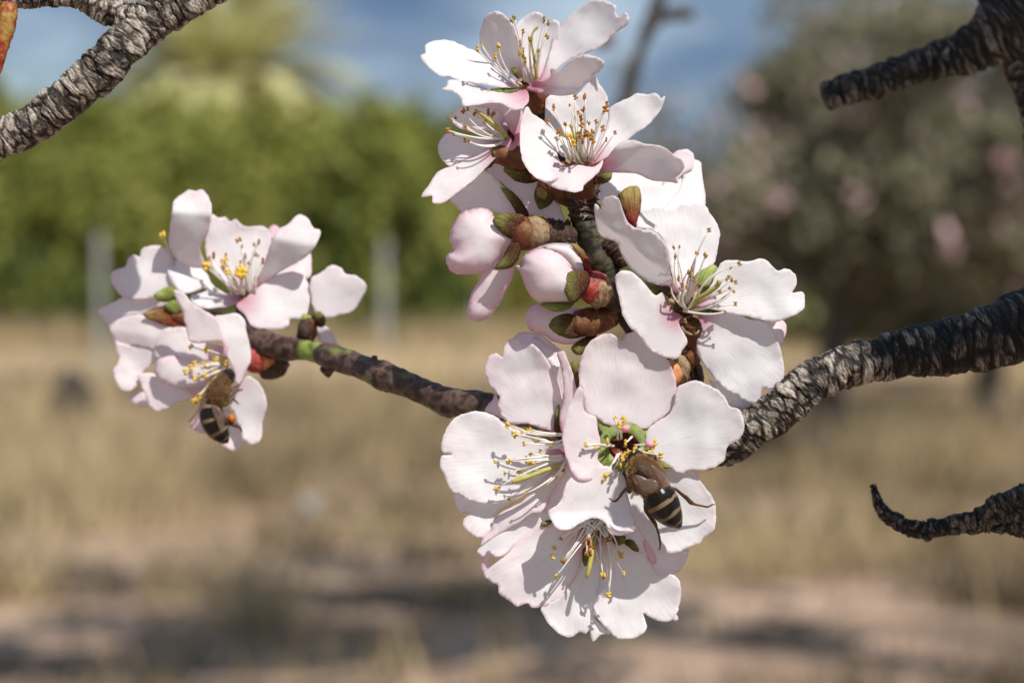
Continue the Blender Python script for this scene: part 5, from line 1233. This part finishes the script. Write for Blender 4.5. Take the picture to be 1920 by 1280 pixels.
for i, (px, dist, top, w, lab) in enumerate([
    (180, 45, 560, 240, 'low dark shrub at the foot of the far left fence post'),
    (440, 45, 565, 260, 'low dark shrub behind the lower left bee\'s blossom'),
    (700, 45, 570, 240, 'low dark shrub at the foot of the second fence post'),
    (60, 46, 480, 190, 'low dark shrub left of the far left fence post'),
    (300, 46.5, 500, 200, 'low dark shrub between the far left fence post and the left cluster'),
    (820, 46, 520, 170, 'low dark shrub right of the second fence post'),
    (560, 47, 520, 190, 'low shrub behind the bud-scarred twig')]):
    bush_tree(lab, ground_x(px, dist), dist, height_at(top, dist), w / FPX * dist * .55, 140 + i, M_GREEN, 'low shrubs under the evergreens', n=2600, size=.12, upright=False, cat='shrub', base=.1, tone=.12)

# palm
pd = 58.0
pxx, pz = ground_x(425, pd), height_at(185, pd)
org = Vector((pxx, pd, 0))
palm = thing('palm_tree', 'pale feathery palm rising above the evergreens at the upper left', 'palm tree', org)
limb('trunk', [(pxx + .1, pd, -.1, .28), (pxx, pd, pz * .5, .24), (pxx, pd, pz - .1, .22)], palm, org)
for i in range(140):
    r = random.Random(500 + i)
    az = r.choice([0, math.pi]) + r.gauss(0, .75); el = r.choice([1.35, 1.15, 1.0, .85, .7, .55, .4, .25, .1]) + r.uniform(-.1, .1)
    ln = r.uniform(2.9, 3.9)
    d = Vector((math.cos(az) * math.cos(el), math.sin(az) * math.cos(el), math.sin(el)))
    V, Fc, tn = [], [], []
    p = Vector((pxx, pd, pz)); pts = []
    for s in range(17):
        pts.append(p.copy())
        d = (d + Vector((0, 0, -.055 - .035 * math.cos(el)))).normalized()
        p = p + d * ln / 16
    side = d.cross(Vector((0, 0, 1))); side = side.normalized() if side.length > .01 else Vector((1, 0, 0))
    tone = r.uniform(.35, .85) if el > .2 else r.uniform(.2, .5)
    for s in range(16):      # the rib
        w = side * (.03 * (1 - s / 18))
        b = len(V); V += [tuple(pts[s] - w), tuple(pts[s] + w), tuple(pts[s + 1] + w), tuple(pts[s + 1] - w)]
        Fc.append((b, b + 1, b + 2, b + 3)); tn += [tone] * 4
    for s in range(2, 17):
        tg = (pts[s] - pts[s - 1]).normalized(); up_ = side.cross(tg)
        for sg in (-1, 1):
            for q in (0, .33, .67):
                c = pts[s - 1] + (pts[s] - pts[s - 1]) * q
                ll = .72 * math.sin(math.pi * (.15 + .8 * s / 17)) * r.uniform(.8, 1.1)
                tip = c + (side * sg * .75 + tg * .6 + up_ * .25).normalized() * ll + Vector((0, 0, -.06))
                w = tg * .06
                b = len(V); V += [tuple(c - w), tuple(c + w), tuple(tip)]
                Fc.append((b, b + 1, b + 2)); tn += [tone] * 3
    mesh_obj('frond', V, Fc, M_PALM, palm, org, smooth=False, attrs={'tone': tn})

# fence posts
M_POST = simple_mat('concrete_post', [(.3, (.30, .31, .29)), (.7, (.42, .43, .40))], 12, .9, 0, .4, .005)
def post(px, base_y, top_y, w, label):
    dist = 6720 / (base_y - 500)
    x = ground_x(px, dist); h = height_at(top_y, dist)
    bmv = []; prof = [(-.2, 1.0), (h - .10, 1.0), (h - .03, .92), (h, .6)]
    for z, s in prof:
        for a in range(8):
            sx = (1, 1, .8, -.8, -1, -1, -.8, .8)[a]; sy = (-.8, .8, 1, 1, .8, -.8, -1, -1)[a]
            bmv.append((x + sx * w * s, dist + sy * w * s, z))
    Fc = [(j * 8 + a, j * 8 + (a + 1) % 8, (j + 1) * 8 + (a + 1) % 8, (j + 1) * 8 + a) for j in range(3) for a in range(8)] + [tuple(range(24, 32))]
    org = Vector((x, dist, 0))
    o = mesh_obj('fence_post', bmv, Fc, M_POST, None, org, smooth=False)
    o['label'] = label; o['category'] = 'post'; o['group'] = 'fence posts in the field'
post(188, 735, 440, .034, 'tall pale fence post at the far left, left of the left cluster')
post(722, 668, 450, .045, 'pale fence post between the left cluster and the central truss')
post(895, 650, 560, .035, 'faint fence post behind the drooping pink petal')
# dark stone
def rock(px, base_y, wpx, hpx, label, mat, name='stone'):
    dist = 6720 / (base_y - 500); x = ground_x(px, dist); r = wpx / FPX * dist / 2; h = hpx / FPX * dist
    V, Fc = [], []
    for j in range(7):
        ph = math.pi * j / 6
        for k in range(12):
            a = 2 * math.pi * k / 12
            n = 1 + .28 * noise.noise(Vector((math.cos(a) * 1.3 + px, math.sin(a) * 1.3, ph)))
            V.append((x + r * n * math.sin(ph) * math.cos(a), dist + r * n * math.sin(ph) * math.sin(a), h * .5 + h * .55 * n * math.cos(ph)))
    for j in range(6):
        for k in range(12):
            Fc.append((j * 12 + k, (j + 1) * 12 + k, (j + 1) * 12 + (k + 1) % 12, j * 12 + (k + 1) % 12))
    org = Vector((x, dist, 0))
    o = mesh_obj(name, V, Fc, mat, None, org)
    o['label'] = label; o['category'] = 'stone'
M_STONE_D = simple_mat('dark_stone', [(.3, (.006, .006, .009)), (.7, (.022, .022, .026))], 20, .9)
M_STONE_L = simple_mat('pale_stone', [(.3, (.22, .21, .21)), (.7, (.32, .31, .30))], 20, .9)
rock(136, 815, 100, 112, 'dark rounded stone in the straw at the far left', M_STONE_D)
rock(578, 972, 46, 40, 'small pale stone on the bare ground below the left bee', M_STONE_L)

# far almond tree in blossom, right
td = 17.7
def almond_tree(label, px, dist, scale, seed, n_bl, lean=0.0):
    x = ground_x(px, dist)
    org = Vector((x, dist, 0))
    t = thing('almond_tree', label, 'tree', org)
    r = random.Random(seed)
    limb('trunk', [(x, dist, -.1, .17), (x + .05, dist, .4, .13), (x + .12, dist, .9, .11), (x + .2, dist, 1.4, .10)], t, org)
    cl = []
    top = Vector((x + .2, dist, 1.35))
    for i in range(15):
        a = r.uniform(0, 6.283); el = r.uniform(.15, 1.3)
        ln = r.uniform(1.3, 2.5) * scale
        d = Vector((math.cos(a) * math.cos(el) * .8 + lean, math.sin(a) * math.cos(el), math.sin(el)))
        p1 = top + d * ln * .4 + Vector((0, 0, .1)); p2 = top + d * ln * .75 + Vector((r.uniform(-.2, .2), r.uniform(-.2, .2), .2)); p3 = top + d * ln + Vector((r.uniform(-.3, .3), r.uniform(-.3, .3), .25))
        limb('limb', [(*top, .075), (*p1, .05), (*p2, .03), (*p3, .012)], t, org, nside=6)
        for q in range(5):
            f = .35 + .65 * q / 4
            c = top + d * ln * f + Vector((r.uniform(-.35, .35), r.uniform(-.35, .35), r.uniform(-.15, .3)))
            s = r.uniform(.22, .48) * scale
            cl.append((tuple(c), (s, s, s), s ** 2, r.uniform(.12, .5)))
    def tone(pos, tn, rr):
        tn = np.minimum(tn, .62)
        k = rr.random(len(tn)) < .055
        tn[k] = 1.0
        return tn
    leaves('crown', cl, n_bl, .06, M_BLOS, t, org, seed, tonefn=tone, elong=2.2)
    # single twigs of blossom
    for i in range(26):
        c = cl[r.randrange(len(cl))][0]
        cc = [((c[0] + r.uniform(-.2, .2), c[1] + r.uniform(-.4, .1), c[2] + r.uniform(-.2, .2)), (.05, .05, .05), 1, 1.0)]
        leaves('blossom', cc, 26, .05, M_BLOS, t, org, seed * 50 + i)
    return t
almond_tree('blossoming almond tree with a leaning dark trunk in the field at the right', 1535, td, .80, 61, 15000, .38)
almond_tree('second blossoming almond tree filling the upper right corner behind the dark stub', 1840, 21.0, 1.32, 62, 26000, -.04)
almond_tree('sparse almond tree behind the upper blossoms, letting the sky through', 1330, 33.0, 1.15, 63, 4600)
OLV = 'grey-green trees behind the almonds'
for i, (px, dist, top, w, lab) in enumerate([
    (1440, 40, 452, 260, 'low grey-green tree behind the right wide open blossom'),
    (1620, 42, 330, 300, 'grey-green tree behind the trunk of the nearer almond tree'),
    (1790, 40, 250, 320, 'grey-green tree above the thick bark-ridged branch'),
    (1960, 38, 150, 330, 'grey-green tree cut by the right edge of the frame'),
    (1390, 46, 520, 240, 'low grey-green bush left of the nearer almond trunk'),
    (1540, 44, 400, 260, 'grey-green tree just left of the bark-ridged branch top'),
    (1700, 43, 240, 300, 'tall grey-green tree below the dark stubby branch')]):
    bush_tree(lab, ground_x(px, dist), dist, height_at(top, dist), w / FPX * dist * .85, 180 + i, M_DULL, OLV, n=8000, size=.16, upright=False, base=.02, tone=.45)

# straw: nobody could count it
def straw():
    r = np.random.default_rng(5)
    n = 60000
    y = 8.2 + 40 * r.random(n) ** 1.5
    x = (r.random(n) * 2 - 1) * (.24 * y + .8)
    pxs = 960 + x / y * 4800
    dens = np.array([noise.noise(Vector((a * .55, b * .35, 7))) for a, b in zip(x, y)])
    bare = np.clip((15.0 - y) / 3.5, 0, 1) * np.clip((1900 - pxs) / 700, .35, 1)
    keep = (r.random(n) < (.55 + dens * 1.2) * (1 - .93 * bare)) & ~((y > 31) & (y < 41) & (x < 1) & (r.random(n) < .55))
    x, y, dens, pxs = x[keep], y[keep], dens[keep], pxs[keep]
    m = 7000
    ex = (r.random(m) * 2 - 1) * 11; ey = r.uniform(40.5, 48, m)
    kk = np.array([noise.noise(Vector((a * .5, b * .5, 3))) for a, b in zip(ex, ey)]) > -.1
    ex, ey = ex[kk], ey[kk]
    x = np.concatenate([x, ex]); y = np.concatenate([y, ey]); dens = np.concatenate([dens, np.full(len(ex), .1)]); pxs = np.concatenate([pxs, np.full(len(ex), 900.)])
    n = len(x)
    h = r.uniform(.08, .28, n) * np.clip(y / 13, .5, 1) * (1 + .5 * (y > 14)) * np.where(dens > .15, 1.35, .8)
    lean = r.normal(0, .45, (n, 2)) * h[:, None]
    h = np.where(y > 40, r.uniform(.2, .75, n), h)
    wd = r.uniform(.008, .02, n) * np.where(y > 40, 2.2, 1)
    an = r.uniform(0, 6.283, n)
    # tufts of weeds, some blond, dark ones added to break up shadow bands
    tx, ty, th_, tt = [], [], [], []
    for _ in range(170):
        cy_ = 10.0 + 16 * r.random(); cx_ = (r.random() * 2 - 1) * (.22 * cy_ + .3)
        k = int(r.integers(40, 110)); rad = r.uniform(.06, .22); t0 = r.choice([.08, .25, .4, .7, .9])
        if cy_ < 13 and cx_ < .6 and r.random() < .75: continue
        hh = r.uniform(.12, .42)
        tx.append(cx_ + r.normal(0, rad, k)); ty.append(cy_ + r.normal(0, rad, k)); th_.append(hh * r.uniform(.5, 1.2, k)); tt.append(np.full(k, t0))
    tx, ty, th_, tt = map(np.concatenate, (tx, ty, th_, tt))
    tuft = np.concatenate([np.full(n, -1.0), tt])
    x = np.concatenate([x, tx]); y = np.concatenate([y, ty]); h = np.concatenate([h, th_]); wd = np.concatenate([wd, np.full(len(tx), .011)])
    lean = np.concatenate([lean, r.normal(0, .5, (len(tx), 2)) * th_[:, None]]); dens = np.concatenate([dens, np.zeros(len(tx))]); pxs = 960 + x / y * 4800
    n = len(x)
    an = r.uniform(0, 6.283, n)
    b0 = np.stack([x - wd * np.cos(an), y - wd * np.sin(an), np.full(n, -.05)], 1)
    b1 = np.stack([x + wd * np.cos(an), y + wd * np.sin(an), np.full(n, -.05)], 1)
    tp = np.stack([x + lean[:, 0], y + lean[:, 1], h], 1)
    V = np.stack([b0, b1, tp], 1).reshape(-1, 3)
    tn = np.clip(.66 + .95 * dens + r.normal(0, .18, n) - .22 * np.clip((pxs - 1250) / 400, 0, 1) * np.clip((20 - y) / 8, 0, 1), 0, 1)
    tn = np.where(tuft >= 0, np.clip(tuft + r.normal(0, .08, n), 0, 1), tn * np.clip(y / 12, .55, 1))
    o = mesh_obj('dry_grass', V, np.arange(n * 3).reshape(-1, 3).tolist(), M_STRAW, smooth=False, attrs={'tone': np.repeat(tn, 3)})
    o['kind'] = 'stuff'; o['label'] = 'straw coloured dry grass over the field'; o['category'] = 'grass'
straw()

# the limb of the viewer's own almond tree, right of the frame: its shade falls on the right-hand wood
org = Vector((.342, .17, 0))
t = thing('almond_tree', 'near almond tree whose stem stands right beside the frame', 'tree', org)
limb('trunk', [(.37, .16, -.1, .085), (.355, .165, .6, .07), (.342, .17, 1.2, .062), (.336, .172, 1.7, .060), (.342, .17, 2.2, .055), (.40, .14, 3.0, .035)], t, org, M_BARK_D, 18)
# a bare tree right of the frame, its shade is the dappling on the red soil
org = Vector((2.5, 7.6, 0))
t = thing('almond_tree', 'bare almond tree whose shade dapples the red soil', 'tree', org)
limb('trunk', [(2.5, 7.6, -.1, .16), (2.4, 7.6, 1.0, .13), (2.1, 7.65, 2.0, .11), (1.7, 7.7, 2.8, .09)], t, org)
r = random.Random(9)
cl = []
for i in range(20):
    b = Vector((1.8, 7.7, 2.7)); a = r.uniform(0, 6.283)
    e_ = Vector((r.triangular(-2.2, 2.8, -.5), r.uniform(5.8, 10.2), r.uniform(2.75, 3.6)))
    m_ = b.lerp(e_, .5) + Vector((r.uniform(-.3, .3), r.uniform(-.3, .3), r.uniform(.1, .4)))
    limb('limb', [(*b, .035), (*m_, .03), (*e_, .012)], t, org, nside=6)
    for q in range(4):
        c = m_.lerp(e_, r.uniform(-.2, 1.15)) + Vector((r.uniform(-.5, .5), r.uniform(-.5, .5), r.uniform(-.05, .35)))
        if c.z < 1.6 + .13 * c.y: c.z = 1.7 + .13 * c.y
        s_ = r.uniform(.15, .32)
        cl.append((tuple(c), (s_, s_, s_ * .7), s_ * s_, .3))
leaves('crown', cl, 8000, .06, M_BLOS, t, org, 77)
